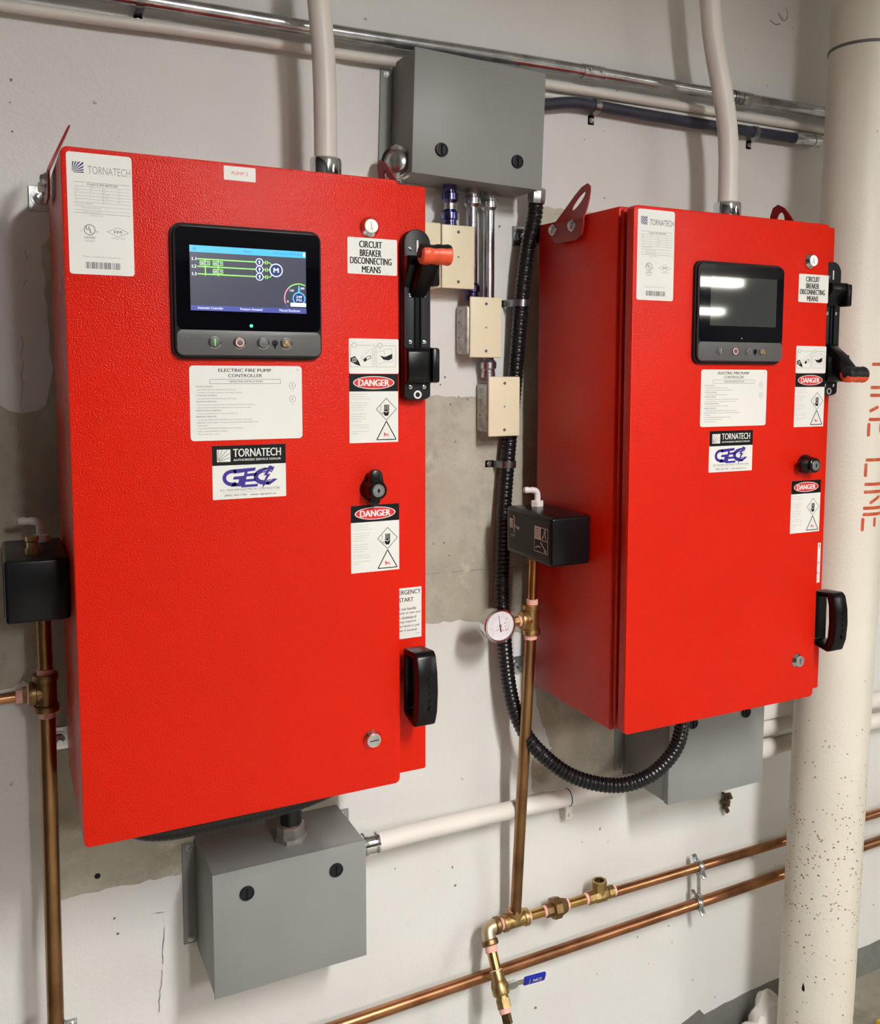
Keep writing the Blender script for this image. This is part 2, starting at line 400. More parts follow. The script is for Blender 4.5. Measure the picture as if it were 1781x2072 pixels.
for (x, z) in ((-.06, .165), (-.042, .17), (-.045, .135), (-.043, .09), (-.09, .10), (-.075, .103), (-.082, .078), (.83, .005), (.92, .09), (1.03, .20), (1.35, -1.30), (.97, -1.25), (.70, -.315), (.71, -.3), (.722, -.355), (.74, -.34), (.76, -.345), (.60, -1.3), (.19, -1.31), (.07, -1.26), (.075, -1.29), (1.05, -1.35), (1.3, -1.62), (1.45, -1.85)):
    a = random.uniform(0, 3.1); r = random.uniform(1.6, 3.2)
    f.poly([(x*1000+r*math.cos(t+a)*(1 if k % 2 else .4), -z*1000+r*.8*math.sin(t+a)) for k, t in enumerate([i*6.283/7 for i in range(7)])], 'inkmid', 1.8)
f.ring(1568, -548, 17, 1.6, 'inkmid', 1.8, -60, 70, 14); f.path(mm([(1.53, .527), (1.548, .520), (1.563, .524)]), 1.8, 'inkmid', 1.8)
f.path(mm([(1.555, .548), (1.572, .532)]), 1.6, 'inkmid', 1.8)
f.disc(45, 1175, 5, 'ink', 1.8)
b.done('wall_marks', wall, smooth=False)
# floor litter at the far right is too blurred to name; a chipped kerb of concrete runs along the wall foot
LL = ['nearest strip light, overhead just behind the viewer', 'second strip light behind the viewer, in line with the nearest', 'strip light far to the right, over the middle of the room', 'strip light near the far right corner', 'low strip light hung in the far right corner']
for (x0, x1, y0, y1, z, k), lab in zip(FIXTURES, LL):
    t = thing('ceiling_light', ((x0+x1)/2, (y0+y1)/2, z), lab, 'light', 'fluorescent strip lights')
    b = MB(); b.box(x0, x1, y0, y1, z+.02, z+.06, 'fixture', .006, 1)
    if not k:
        for a0, a1, c0, c1 in ((x0, x0+.01, y0, y1), (x1-.01, x1, y0, y1), (x0, x1, y0, y0+.01), (x0, x1, y1-.01, y1)): b.box(a0, a1, c0, c1, z-.02, z+.021, 'fixture')
    for u in (.25, .75):
        p = (x0+(x1-x0)*(u if x1-x0 > .5 else .5), y0+(y1-y0)*(u if y1-y0 > .5 else .5)); b.cyl((*p, z+.05), (*p, ZC), .006, 'fixture', 10)
    b.done('housing', t)
    b = MB(); q = -.05 if k else 0; b.box(x0+.012, x1-.012, y0+.012, y1-.012, z-.005+q, z+.018, 'lamp2' if k else 'lamp', .002, 1); b.done('diffuser', t)

# ---------------------------------------------------------------- stickers
def logo(f, u, v, sz, m, h, bg=None):
    """square of stripes fanning out from its lower left corner"""
    n = 7
    for k in range(n):
        a0 = math.radians(90*(k+.12)/n); a1 = math.radians(90*(k+.68)/n)
        def hit(a):
            c, s_ = math.cos(a), math.sin(a); t = min(1/c if c > 1e-6 else 9, 1/s_ if s_ > 1e-6 else 9)
            return (u+sz*t*c, v+sz-sz*t*s_)
        r = .16
        f.poly([(u+sz*r*math.cos(a0), v+sz-sz*r*math.sin(a0)), hit(a0)]+([(u+sz, v)] if a0 < math.pi/4 < a1 else [])+[hit(a1), (u+sz*r*math.cos(a1), v+sz-sz*r*math.sin(a1))], m, h)
def s_name(f, u, v, inkc):
    f.rrect(u, v, u+78, v+154, 4, 'white', 0, .3); h = .45
    logo(f, u+6, v+12, 14, 'inkblue', h)
    f.text('TORNATECH', u+25, v+16, u+76, v+26, inkc, h, .0)
    for k, z in enumerate((37, 42, 46, 50, 54, 58, 62, 67, 72, 76)):
        f.rect(u+8, v+z, u+75, v+z+.4, 'inkmid' if k in (0, 9) else 'inkgrey', h)
    f.rect(u+42, v+42, u+42.5, v+62, 'inkgrey', h)
    f.text('Product # GPA-400/75/3/60', u+24, v+38, u+60, v+41, 'inkmid', h, .01)
    rows = [('Serial #', 'A45182-01', 'Ph', '3 Ph'), ('Voltage', '600 V', 'Hz', '60 Hz'), ('HP', '75', 'Withstand', '50 kA'), ('FLA', '77', 'Pressure', '500 psi'), ('Type', '2', 'Year', '2024')]
    for k, r in enumerate(rows):
        for a, t_ in zip((9, 26, 44, 60), r): f.small(t_, u+a, v+42.8+4*k, 1.6, 'inkgrey', h, .42)
    f.small('Wiring diagram  GPA-WD600', u+9, v+63, 2, 'inkgrey', h, .42)
    f.small('Tension nominale / Controller standard', u+16, v+68, 2, 'inkgrey', h, .36)
    f.small('Suitable for use as service equipment', u+18, v+72.8, 2, 'inkgrey', h, .36)
    f.small('Enclosure type 2  drip tight', u+26, v+77.5, 2, 'inkgrey', h, .36)
    f.ring(u+25, v+97, 6.5, .9, 'inkmid', h)
    f.text('U', u+20.8, v+92.5, u+24.6, v+97.5, 'inkmid', h, .02); f.text('L', u+25.2, v+96, u+28.4, v+101, 'inkmid', h, .02)
    f.small('c', u+14.5, v+98, 3, 'inkmid', h); f.small('us', u+33, v+98, 3, 'inkmid', h)
    f.text('LISTED', u+18.5, v+105.5, u+31.5, v+108.5, 'inkmid', h, .01); f.text('EX4871', u+19.5, v+110, u+31, v+112.4, 'inkgrey', h)
    f.path([(u+46, v+98), (u+59, v+92), (u+72, v+98), (u+59, v+104)], .7, 'inkgrey', h, True)
    f.text('FM', u+54.5, v+96, u+63.5, v+100, 'inkmid', h, .01); f.text('APPROVED', u+50.5, v+105, u+67.5, v+107, 'inkgrey', h)
    f.text('Made in Canada by Tornatech inc.', u+17, v+130, u+62, v+133, 'inkgrey', h)
    x = u+19; random.seed(3)
    while x < u+61:
        w = random.choice((.5, .8, 1.3)); f.rect(x, v+138, x+w, v+146.5, 'inkmid', h); x += w+random.choice((.5, .8, 1.1))
def s_cb(f, u, v):
    f.rrect(u, v, u+77, v+53, 2, 'white', 0, .3); h = .45
    for t_, a, b_, y in (('CIRCUIT', 18, 53, 4.5), ('BREAKER', 19, 52, 17), ('DISCONNECTING', 4, 68, 28.5), ('MEANS', 22, 51, 41)):
        f.text(t_, u+a, v+y, u+b_, v+y+9.8, 'ink', h, .020)
    f.small('2-000301', u+58, v+50, 1.3, 'inkgrey', h)
def s_pict(f, u, v):
    f.rrect(u, v, u+78, v+52, 2.5, 'white', 0, .3); h = .45
    for a, n_ in ((2, '1'), (42, '2')):
        w = 37 if a == 2 else 31
        f.path([(u+a, v+10), (u+a+w, v+10), (u+a+w, v+42), (u+a, v+42)], .6, 'inkgrey', h, True)
        f.disc(u+a+6, v+10, 3.4, 'white', h+.1); f.ring(u+a+6, v+10, 3.6, .5, 'inkmid', h+.2); f.small(n_, u+a+5.2, v+8.6, 2.4, 'inkmid', h+.2)
    f.poly([(u+2.3, v+29), (u+9, v+26), (u+15, v+34), (u+18, v+41), (u+9, v+38), (u+2.3, v+34)], 'ink', h)
    f.ring(u+8, v+32, 2.8, .8, 'white', h+.15); f.rect(u+7.6, v+30.5, u+8.4, v+33.5, 'white', h+.15)
    for r in (3, 5, 7): f.ring(u+17, v+32, r, .4, 'inkgrey', h, -80, 20, 8)
    f.poly([(u+22, v+31), (u+26, v+28), (u+27.5, v+32), (u+24, v+35)], 'ink', h)
    f.path([(u+26, v+28), (u+33, v+25), (u+34, v+28.5), (u+27.5, v+32)], .8, 'ink', h, True)
    f.path([(u+36, v+14), (u+36, v+39)], .5, 'inkgrey', h); f.path([(u+24, v+23), (u+33, v+16)], .5, 'inkgrey', h)
    f.poly([(u+48, v+25), (u+56, v+27), (u+68, v+22), (u+68, v+29), (u+62, v+32), (u+54, v+31)], 'ink', h)
    f.path([(u+44, v+20), (u+55, v+17), (u+56, v+34), (u+45, v+38)], .5, 'inkgrey', h); f.path([(u+56, v+15), (u+67, v+15), (u+68, v+34), (u+57, v+34)], .5, 'inkgrey', h)
DT1 = ['Hazardous voltages are present', 'inside this enclosure that may', 'cause shock and will do electrocution', '', 'Please liberty manner you shall be', 'equipment damage will result if', 'incorrect application or if', 'precaution is not used', '', 'Disconnect all supply sources', 'including any foreign circuits', 'before opening or controller', 'opening or accesses', '', 'Only qualified personnel should', 'work on or around this equipment', '', 'Keep proper pressure protection', 'per NFPA 20']
def s_danger(f, u, v, w=77, hgt=103, fr_=False):
    f.rrect(u, v, u+w, v+hgt, .5, 'white', 0, .3); h = .45
    f.rect(u, v, u+w, v+26, 'ink', h)
    f.disc(u+w/2, v+13, 9.8, 'white', h+.1, 32.5, 40); f.disc(u+w/2, v+13, 8.7, 'inkred', h+.2, 31, 40)
    f.text('DANGER', u+w/2-24, v+8.2, u+w/2+24, v+18, 'white', h+.3, .03)
    y = v+29
    for t_ in DT1:
        if t_: f.small(t_, u+3, y, 1.6, 'inkgrey', h, .62)
        y += 3.6 if t_ else 2.2
    cx_, cy2 = u+58, v+53
    f.path([(cx_, cy2-16.5), (cx_+16, cy2), (cx_, cy2+16.5), (cx_-16, cy2)], .8, 'ink', h, True)
    for k in range(4): f.rect(cx_-3.5+k*2.1, cy2-7, cx_-2+k*2.1, cy2+3, 'ink', h)
    f.poly([(cx_-3.5, cy2+1), (cx_+4.4, cy2+1), (cx_+4, cy2+6), (cx_+2.6, cy2+10), (cx_-2.6, cy2+10), (cx_-5, cy2+5)], 'ink', h)
    f.path([(cx_-6, cy2+4), (cx_-2, cy2+3), (cx_-.5, cy2+5), (cx_+3.5, cy2+2)], 1, 'white', h+.1)
    f.path([(cx_-9, cy2+4.5), (cx_-10, cy2+1), (cx_-8, cy2-3), (cx_-10, cy2-6)], .5, 'ink', h)
    f.path([(cx_-8, cy2+5), (cx_-5, cy2+8)], .9, 'ink', h)
    ty = v+71
    f.path([(cx_, ty), (cx_+15.5, ty+28), (cx_-15.5, ty+28)], 1.5, 'ink', h, True)
    pts = []
    for k in range(14):
        a = math.pi+math.pi*k/13; r = 5.2 if k % 2 else 2.8
        if k in (4, 9): r = 7.5
        pts.append((cx_+r*math.cos(a)*.95, ty+24+r*1.15*math.sin(a)))
    f.poly(pts+[(cx_+1.5, ty+21.5), (cx_-1.5, ty+21.5)], 'inkred', h)
def s_instr(f, u, v):
    f.rrect(u, v, u+156, v+104, 5, 'white', 0, .3); h = .45
    f.text('ELECTRIC FIRE PUMP', u+39, v+4, u+112, v+8.6, 'ink', h, .014); f.text('CONTROLLER', u+52, v+11.5, u+99, v+16, 'ink', h, .006)
    f.path([(u+27, v+19), (u+125, v+19), (u+125, v+25), (u+27, v+25)], .5, 'inkmid', h, True)
    f.text('OPERATING INSTRUCTIONS', u+53, v+20.6, u+100, v+23.2, 'inkmid', h, .01)
    L = [('TO PLACE IN SERVICE', 1), ('- Place DISCONNECTING MEANS handle to ON position', 0), ('- Controller is now ready for automatic or non-automatic operation', 0), ('TO TAKE OUT OF SERVICE', 1), ('- Place DISCONNECTING MEANS handle to OFF position', 0),
         ('AUTOMATIC OPERATION', 1), ('- Start automatically on a pressure drop. To stop: Press STOP button when all starting', 0), ('causes have been eliminated or wait expiration of the run period timer if enabled', 0), ('NON-AUTOMATIC OPERATION', 1), ('- To start: Press START button. To stop: Press STOP button', 0),
         ('EMERGENCY OPERATION', 1), ('- To start: Place DISCONNECTING MEANS handle to OFF position. Pull and latch', 0), ('EMERGENCY START HANDLE to ON position. Place DISCONNECTING MEANS handle', 0), ('to ON position', 0), ('- To stop: Place DISCONNECTING MEANS handle to OFF position', 0), ('Unlatch and release EMERGENCY HANDLE', 0), ('- Place controller back in service', 0)]
    y = v+28
    for t_, hd in L:
        if hd: f.small(t_, u+8, y, 1.8, 'inkmid', h, .66, .012); y += 4.4
        else: f.small(t_, u+9, y, 1.6, 'inkmid', h, .70); y += 4.0
    f.text('EN', u+148, v+4, u+152, v+6, 'inkgrey', h)
    for yy, t_, l_ in ((28, 'O', 'STOP'), (47, 'I', 'START')):
        f.ring(u+142, v+yy, 4.4, .5, 'inkmid', h); f.text(t_, u+140.8 if t_ == 'O' else u+141.6, v+yy-1.7, u+143.2 if t_ == 'O' else u+142.4, v+yy+1.7, 'inkmid', h, .01); f.text(l_, u+139.5, v+yy+7, u+144.5, v+yy+8.2, 'inkgrey', h)
def s_dealer(f, u, v):
    f.rrect(u, v, u+103, v+76, 1.5, 'white', 0, .3); h = .45
    f.rect(u, v, u+103, v+28, 'ink', h)
    f.rect(u+6.5, v+5.5, u+25, v+23, 'white', h+.1)
    for k in range(5):
        a = math.radians(18+16*k); c, s_ = math.cos(a), math.sin(a); t = min(1/c, 1/s_)*17.5
        f.line(u+6.5+3*c, v+23-3*s_, u+6.5+t*c, v+23-t*s_, .6, 'ink', h+.2)
    f.text('TORNATECH', u+29, v+5, u+96, v+16.5, 'white', h+.1, .012)
    f.text('AUTHORIZED SERVICE DEALER', u+29, v+19.3, u+96, v+22.3, 'white', h+.1, .02)
    # GEC mark drawn as slanted block letters with a bolt through the C
    V = 'inkviolet'; x, y = u+13, v+31.5
    f.ring(x+14, y+14.5, 9.2, 5.2, V, h, 60, 300, 24, 11)
    f.poly([(x+14, y+2.7), (x+47, y+1), (x+46, y+5.5), (x+18, y+8.5)], V, h)
    f.poly([(x+16, y+13), (x+31, y+12), (x+27, y+27), (x+12, y+27), (x+14.5, y+22), (x+22, y+22), (x+23.5, y+17), (x+15, y+17)], V, h)
    f.poly([(x+33, y+9.5), (x+49, y+8.7), (x+47.5, y+12.7), (x+32, y+13.6)], V, h)
    f.poly([(x+29, y+17.5), (x+47, y+16.8), (x+46, y+20.6), (x+28, y+21.4)], V, h)
    f.poly([(x+27, y+25), (x+50, y+24.6), (x+49, y+28.4), (x+26, y+28.8)], V, h)
    f.poly([(x+32, y+4.5), (x+36, y+4.2), (x+31, y+28), (x+26, y+28)], V, h+.02)
    f.ring(x+59, y+14.5, 8.6, 6.5, V, h, 62, 300, 22, 12)
    f.poly([(x+56, y+2.4), (x+74, y+.8), (x+70, y+9), (x+66, y+9)], V, h); f.poly([(x+62, y+20), (x+72, y+18), (x+78, y+19), (x+66, y+27), (x+58, y+26)], V, h)
    f.ring(x+64, y+13, 5.6, 1.1, 'white', h+.1); f.ring(x+64, y+13, 8.4, .6, 'white', h+.1)
    f.poly([(x+66, y-1), (x+57, y+13), (x+62, y+13), (x+57, y+23), (x+56, y+31), (x+63, y+22), (x+60, y+22), (x+68, y+11), (x+63.5, y+11), (x+71, y)], V, h+.25)
    f.poly([(x+65, y+1), (x+57.5, y+12.5), (x+58, y+13)], 'white', h+.3)
    f.text('R.A. GRAHAM ELECTRICAL CONTRACTORS', u+10, v+61.5, u+94, v+64.6, 'inkmid', h, .004, .15)
    f.rect(u+12, v+66.6, u+92, v+66.9, 'inkgrey', h)
    f.text('(905) 763-1701   www.ragraham.ca', u+16, v+69.3, u+88, v+72.9, 'ink', h, .006, .1)
def s_emerg(f, u, v):
    f.rrect(u, v, u+48, v+83, .5, 'white', 0, .3); h = .45
    f.text('ERGENCY', u+9, v+3.5, u+46.5, v+11, 'ink', h, .01); f.text('START', u+9, v+16, u+34, v+23, 'ink', h, .01)
    for k, (t_, w) in enumerate((('ll out handle', 36), ('ately to start and', 44), ('n clockwise if', 36), ('king required.', 36), ('wo hands to pull', 42), ('der if needed)', 37))):
        f.text(t_, u+9, v+32+7.2*k, u+9+w*.83, v+36.4+7.2*k, 'ink', h, .012)
    f.text('2-000005', u+37, v+75.5, u+45.5, v+77, 'inkmid', h)

# ---------------------------------------------------------------- red cabinets
YD = -.4007; YS = -.352; CW = .457; CH = .932
def cabinet(x0, on, label):
    root = thing('fire_pump_controller', (x0+.26, -.21, -.94), label, 'control cabinet', 'red fire pump controllers')
    X = lambda v: x0+v
    b = MB(); b.box(X(.002), X(.522), YS, -.067, -.940, .004, 'red', .004, 2)
    b.box(X(.006), X(.45), YS-.010, YS+.002, -.934, -.002, 'red', .003, 2)      # rolled lip the door closes on
    b.done('body', root)
    b = MB(); b.box(X(.014), X(.443), YD+.020, YS-.008, -.918, -.014, 'gasket', .002, 1); b.done('door_gasket', root)
    # door: a tray with rounded corners
    b = MB(); f = Face(b, (X(0), YD+.022, 0)); f.rrect(0, 0, CW*1000, CH*1000, 9, 'red', 0, 22, bev=.0022); door = b.done('door', root)
    def face(h=0): b = MB(); return b, Face(b, (X(0), YD-h/1000, 0))
    def stick(name, fn, *a, label=None, **k):
        b, f = face(.02); fn(f, *a, **k); o = b.done(name, door, smooth=False, recalc=False)
        if label: o['label'] = label
    if on:
        stick('rating_label', s_name, 6.5, 6.5, 'inkgrey'); cbp = (377, 88.5)
        b, f = face(.02); f.rrect(202.5, 4.5, 245.5, 23.5, 1, 'white', 0, .3); f.text('PUMP 2', 213, 11.5, 235, 16, 'inkred', .45, .0); b.done('pump_number_label', door, smooth=False, recalc=False)
        ds = (379, 486)
    else:
        stick('rating_label', s_name, 8, 6, 'inkmid'); cbp = (381, 97); ds = (380, 493)
    stick('disconnect_label', s_cb, *cbp)
    stick('pictogram_label', s_pict, 378 if on else 380.5, 236 if on else 233)
    stick('upper_danger_label', s_danger, 378 if on else 380.5, 288.5 if on else 285.5)
    stick('lower_danger_label', s_danger, *ds)
    stick('instruction_label', s_instr, 151 if on else 153, 277.5 if on else 279)
    stick('dealer_label', s_dealer, 179 if on else 175.5, 389 if on else 391)
    # touch screen panel
    b, f = face(); f.rrect(129, 86.5, 335, 268.5, 15, 'gasket', 0, 7); f.rrect(131.5, 89, 333, 266, 14, 'slate', 7, 13, bev=.002); pan = b.done('touch_panel', door)
    b, f = face(13.05); f.rrect(134.5, 92, 331, 228.6, 8, 'glass', 0, .8); b.done('glass', pan)
    b, f = face(13.05); f.rrect(134, 229.2, 331.5, 263, 8, 'band', 0, .8, bev=.0003)
    f.ring(147, 239, 5, .4, 'inkmid', 1.0, 200, 350, 12, 10); f.text('ViZi', 139, 235.5, 152, 240, 'inkmid', 1.0)
    b.done('button_band', pan)
    b, f = face(14.0); h = .15
    if on:
        u0, v0, u1, v1 = 152.5, 116, 311, 203
        f.rect(u0, v0, u1, v1, 's_bg', 0); f.rect(u0, v0, u1, v0+9, 's_cyan', h); f.rect(u0, v1-7, u1, v1, 's_blue', h)
        for k in range(3): f.rect(u0+4, v0+2.6+1.5*k, u0+8.5, v0+3.3+1.5*k, 's_text', 2*h)
        f.text('Home', u0+72, v0+3, u0+82, v0+6, 's_text', 2*h, .01); f.text('2025 Sep 22 11:53:45 68°C', u0+112, v0+3, u0+153, v0+6.3, 's_text', 2*h); f.rect(u0+154.5, v0+1.5, u0+157.5, v0+7, 's_white', 2*h)
        for k, yy in enumerate((18, 28, 38)):
            f.text('L%d' % (k+1), u0+3, v0+yy-2, u0+8.5, v0+yy+2, 's_white', 2*h, .03)
            f.rect(u0+10, v0+yy-.8, u0+88, v0+yy+.8, 's_green', h)
            f.disc(u0+93, v0+yy, 5, 's_navy', 2*h); f.ring(u0+93, v0+yy, 4.8, 1.2, 's_white', 3*h); f.disc(u0+93, v0+yy-1, 1.4, 's_white', 3*h); f.rect(u0+92.2, v0+yy-.5, u0+93.8, v0+yy+2.6, 's_white', 3*h)
            f.rect(u0+98, v0+yy-.6, u0+101, v0+yy+.6, 's_green', h); f.rect(u0+101, v0+yy-2.6, u0+102, v0+yy+2.6, 's_green', h); f.rect(u0+103.2, v0+yy-2.6, u0+104.2, v0+yy+2.6, 's_green', h); f.line(u0+104, v0+yy, u0+107, v0+yy, 1.2, 's_green', h)
            f.line(u0+107, v0+yy, u0+111, v0+28+(yy-28)*.6, 1.2, 's_green', h)
        f.disc(u0+116, v0+28, 8.8, 's_navy', 2*h); f.ring(u0+116, v0+28, 8.6, 1.5, 's_white', 3*h); f.text('M', u0+112.6, v0+24.8, u0+119.4, v0+31.2, 's_white', 3*h, .03)
        f.rect(u0+19.5, v0+17, u0+20.9, v0+40, 's_green', h); f.rect(u0+36.5, v0+17, u0+37.9, v0+40, 's_green', h)
        for (a, yy) in ((13, 20), (30, 20), (30, 30.5)):
            f.rect(u0+a, v0+yy, u0+a+13.5, v0+yy+6, 's_green', 2*h); f.rect(u0+a+1, v0+yy+1, u0+a+12.5, v0+yy+5, 's_bg', 3*h); f.text('603 V', u0+a+1.8, v0+yy+1.5, u0+a+11.8, v0+yy+4.5, 's_white', 4*h, .01)
        gx, gy = u0+148, v0+66
        f.ring(gx, gy, 20.5, 1.6, 's_pink', h, 140, 225, 20); f.ring(gx, gy, 20.5, 1.6, 's_green', h, 225, 296, 18); f.ring(gx, gy, 20.5, 1.6, 's_blue', 2*h, 140, 160, 6)
        f.disc(gx, gy, 9, 's_navy', 2*h); f.ring(gx, gy, 8.4, 1.8, 's_lblue', 3*h); f.poly([(gx-1.5, gy-8), (gx+1.5, gy-8), (gx+.8, gy-18), (gx-.8, gy-18)], 's_lblue', 3*h)
        f.text('249', gx-4.2, gy-4, gx+4.2, gy-.4, 's_white', 4*h, .02); f.text('PSI', gx-3.6, gy+.8, gx+3.6, gy+4, 's_white', 4*h, .02)
        f.text('150', gx-13, gy-12.5, gx-7.5, gy-9.5, 's_white', 3*h, .02); f.text('300', gx+2, gy-16, gx+7.8, gy-13, 's_white', 3*h, .02); f.text('0', gx-17, gy+3, gx-15, gy+6, 's_white', 3*h, .02)
        f.rrect(gx-12.5, gy+6, gx+10, gy+11.5, 1, 's_white', .6, .7)
        f.text('Automatic Controller', u0+9, v1-5.4, u0+43, v1-2.2, 's_white', 2*h, .01); f.text('Pressure Actuated', u0+66, v1-5.4, u0+96, v1-2.2, 's_white', 2*h, .01); f.text('Manual Shutdown', u0+120, v1-5.4, u0+149, v1-2.2, 's_white', 2*h, .01)
        b.done('lit_screen', pan, smooth=False, recalc=False)['label'] = 'lit screen with green circuit diagram'
    else:
        f.rect(158.5, 113, 314, 200.5, 's_off', 0); o = b.done('unlit_screen', pan, smooth=False, recalc=False); o['label'] = 'dark unlit screen'
    b, f = face(); b.cyl(f.P(233, 222, 13.8), f.P(233, 222, 14.8 if on else 14.2), .0021 if on else .0014, 'led' if on else 'inkgrey', 16); b.done('indicator_light', pan)
    for k, (u, mm_) in enumerate(((183, 'g'), (216.5, 'r'), (249, 'k'), (281.5, 'y'))):
        b, f = face(13.8); v = 245.5
        b.lathe(f.P(u, v, 0), f.P(u, v, 5), [(0, .0088), (.001, .0088), (.0014, .0080), (.0010, .0072)], 'chrome' if on else 'inkmid', 30)
        b.lathe(f.P(u, v, .2), f.P(u, v, 5), [(0, .0070), (.0026, .0066), (.0034, .0050)], 'band', 30)
        hh = 3.9
        if mm_ == 'g': f.rect(u-.9, v-5, u+.9, v+5, 'inkgreen' if on else 'inkgrey', hh)
        if mm_ == 'r': f.ring(u, v, 5, 1.7, 'tape', hh)
        if mm_ == 'k': f.ring(u, v, 4.6, .5, 'inkgrey', hh)
        if mm_ == 'y':
            f.ring(u, v-2.6, 1.5, .7, 'yellow', hh); f.ring(u-2.8, v+2.2, 1.5, .7, 'yellow', hh); f.ring(u+2.8, v+2.2, 1.5, .7, 'yellow', hh); f.line(u-2, v-.2, u+2, v-.2, .6, 'yellow', hh)
        b.done('push_button', pan, recalc=True)
    b, f = face(14.7); f.disc(265.5, 245.5, 4.3, 'ink'); f.rect(264.4, 247, 266.6, 253, 'ink'); b.done('keyhole', pan, smooth=False)
    # quarter-turn latches
    for (u, v) in ((411, 72), (411, 852)) if on else ((409, 72), (411, 852)):
        b, f = face(); b.lathe(f.P(u, v, 0), f.P(u, v, 10), [(0, .0145), (.002, .0148), (.0065, .0118), (.0085, .0108)], 'chrome', 40)
        b.cyl(f.P(u, v, 8), f.P(u, v, 9.2), .0100, 'knock' if on and v < 500 else 'zinc', 28)
        o_ = b.done('door_latch', door)
        b, f = face(9.35)
        if v > 500: f.line(*((u-7, v+.5, u+7, v-.5) if on else (u, v-6, u, v+6)), 1.6, 'ink')
        else: f.line(u-1, v-6, u+1, v+6, .9, 'inkmid' if on else 'ink')
        b.done('slot', o_, smooth=False)
    # black key handle
    b, f = face(); u, v = (412, 461)
    b.lathe(f.P(u, v, 0), f.P(u, v, 30), [(0, .0185), (.004, .0185), (.007, .0165), (.018, .0155), (.0285, .0140), (.030, .012)], 'black', 36)
    T = Matrix.Translation(f.P(u, v, 0)) @ Matrix.Rotation(0 if on else math.radians(-90), 4, 'Y') @ Matrix.Translation(-f.P(u, v, 0))
    b.prism([f.P(u-11, v, 10), f.P(u-9, v-25, 10), f.P(u-5, v-30, 10), f.P(u+5, v-30, 10), f.P(u+9, v-25, 10), f.P(u+13, v, 10)], f.N*.014, 'black', bev=.002, T=T)
    b.prism([f.P(u-11, v, 8), f.P(u-8, v+20, 8), f.P(u-4, v+24, 8), f.P(u+4, v+24, 8), f.P(u+8, v+20, 8), f.P(u+11, v, 8)], f.N*.008, 'black', bev=.0015, T=T)
    dh = b.done('door_handle', door)
    b, f = face(); b.cyl(f.P(u, v, 29), f.P(u, v, 31.5), .0098, 'zinc', 28, .0008); f.disc(u, v, 2.2, 'ink', 31.8); f.line(u, v-4, u, v+4, 1.3, 'ink', 31.9); f.ring(u, v, 7.6, .5, 'inkmid', 31.8); b.done('key_cylinder', dh)
    # breaker operating mechanism on the side strip
    cx_ = .4985
    b = MB(); f = Face(b, (X(cx_), YS, 0)); pts = []
    for k in range(13): a = math.pi*k/12; pts.append((22*math.cos(a), 88-22*math.sin(a)))
    pts += [(-22, 318)]+[(-22*math.cos(math.pi*k/8), 322+8*math.sin(math.pi*k/8)) for k in range(9)]+[(22, 318)]
    b.prism([f.P(u, v, 0) for u, v in pts], f.N*.021, 'slate', bev=.0015)
    f.rect(-4, 118, 4, 296, 'black', 21.2)
    for s_ in (-1, 1): b.box(X(cx_)+s_*.0045-.0012, X(cx_)+s_*.0045+.0012, YS-.0245, YS-.021, -.300, -.150, 'black', .0006, 1)
    b.mi('white')
    f.rect(-1.5, 83, 1.5, 101, 'white', 21.4); f.ring(0, 321, 5.2, 2.8, 'white', 21.4)
    base = b.done('breaker_base', root)
    for (u, v) in ((-12, 97), (-12, 167), (11, 167), (-12, 239), (11, 239), (-12, 309), (11, 309)):
        screw('screw', f.P(u, v, 21), .0032, (0, -1, 0), base, 'chrome', .0014)
    for (va, vb, up) in ((108, 156, 1), (246, 304, 0)):            # guards over both ends of the slot
        b = MB(); f = Face(b, (X(cx_), YS-.021, 0)); pr = ((va, 0), (va, 19), (va+8, 22), (va+16, 22), (vb-12, 8), (vb, 0)) if up else ((va, 0), (va+3, 12), (va+8, 17), (vb-12, 19), (vb-4, 16), (vb, 0))
        b.prism([f.P(-22.5, v, h) for v, h in pr], f.U*.045, 'black', bev=.0018)
        b.box(X(cx_)+.014, X(cx_)+.0275, YS-.047, YS-.021, -(vb-2)/1000, -(va+2)/1000, 'black', .004, 2)
        b.done('guard', base)
    gz = -.110 if on else -.287
    b = MB(); s_ = 1 if on else -1
    b.prism([(X(cx_)-.013, YS-.020, gz-s_*.062), (X(cx_)-.013, YS-.020, gz-s_*.018), (X(cx_)-.013, YS-.062, gz+s_*.014), (X(cx_)-.013, YS-.082, gz+s_*.010), (X(cx_)-.013, YS-.082, gz-s_*.012), (X(cx_)-.013, YS-.050, gz-s_*.042)], (.026, 0, 0), 'black', bev=.003)
    arm = b.done('lever_arm', base)
    p0 = Vector((X(cx_)-.020, YS-.080, gz)); p1 = Vector((X(cx_)+.020, YS-.084, gz))
    prof = [(0, .0120), (.0015, .0146), (.006, .0156), (.010, .0157), (.014, .0148), (.018, .0139), (.022, .0143), (.026, .0153), (.030, .0156), (.034, .0150), (.038, .0152), (.042, .0161), (.0455, .0152), (.047, .011)]
    def half(m, lo, hi, r):
        b = MB(); A = fr(p0, p1); rings = []
        n = 18
        for d, rr in prof: rings.append([b.bm.verts.new(p0+(p1-p0).normalized()*d+Vector((0, math.cos(lo+(hi-lo)*k/n), math.sin(lo+(hi-lo)*k/n)))*rr*r) for k in range(n+1)])
        i = b.mi(m)
        for a, c in zip(rings, rings[1:]):
            for k in range(n): g = b.bm.faces.new((a[k], a[k+1], c[k+1], c[k])); g.material_index = i
        for rg in (rings[0], rings[-1]): g = b.bm.faces.new(rg); g.material_index = i
        return b
    half('orange', math.radians(148 if on else 197), math.radians(328 if on else 377), 1.0).done('orange_grip', arm)
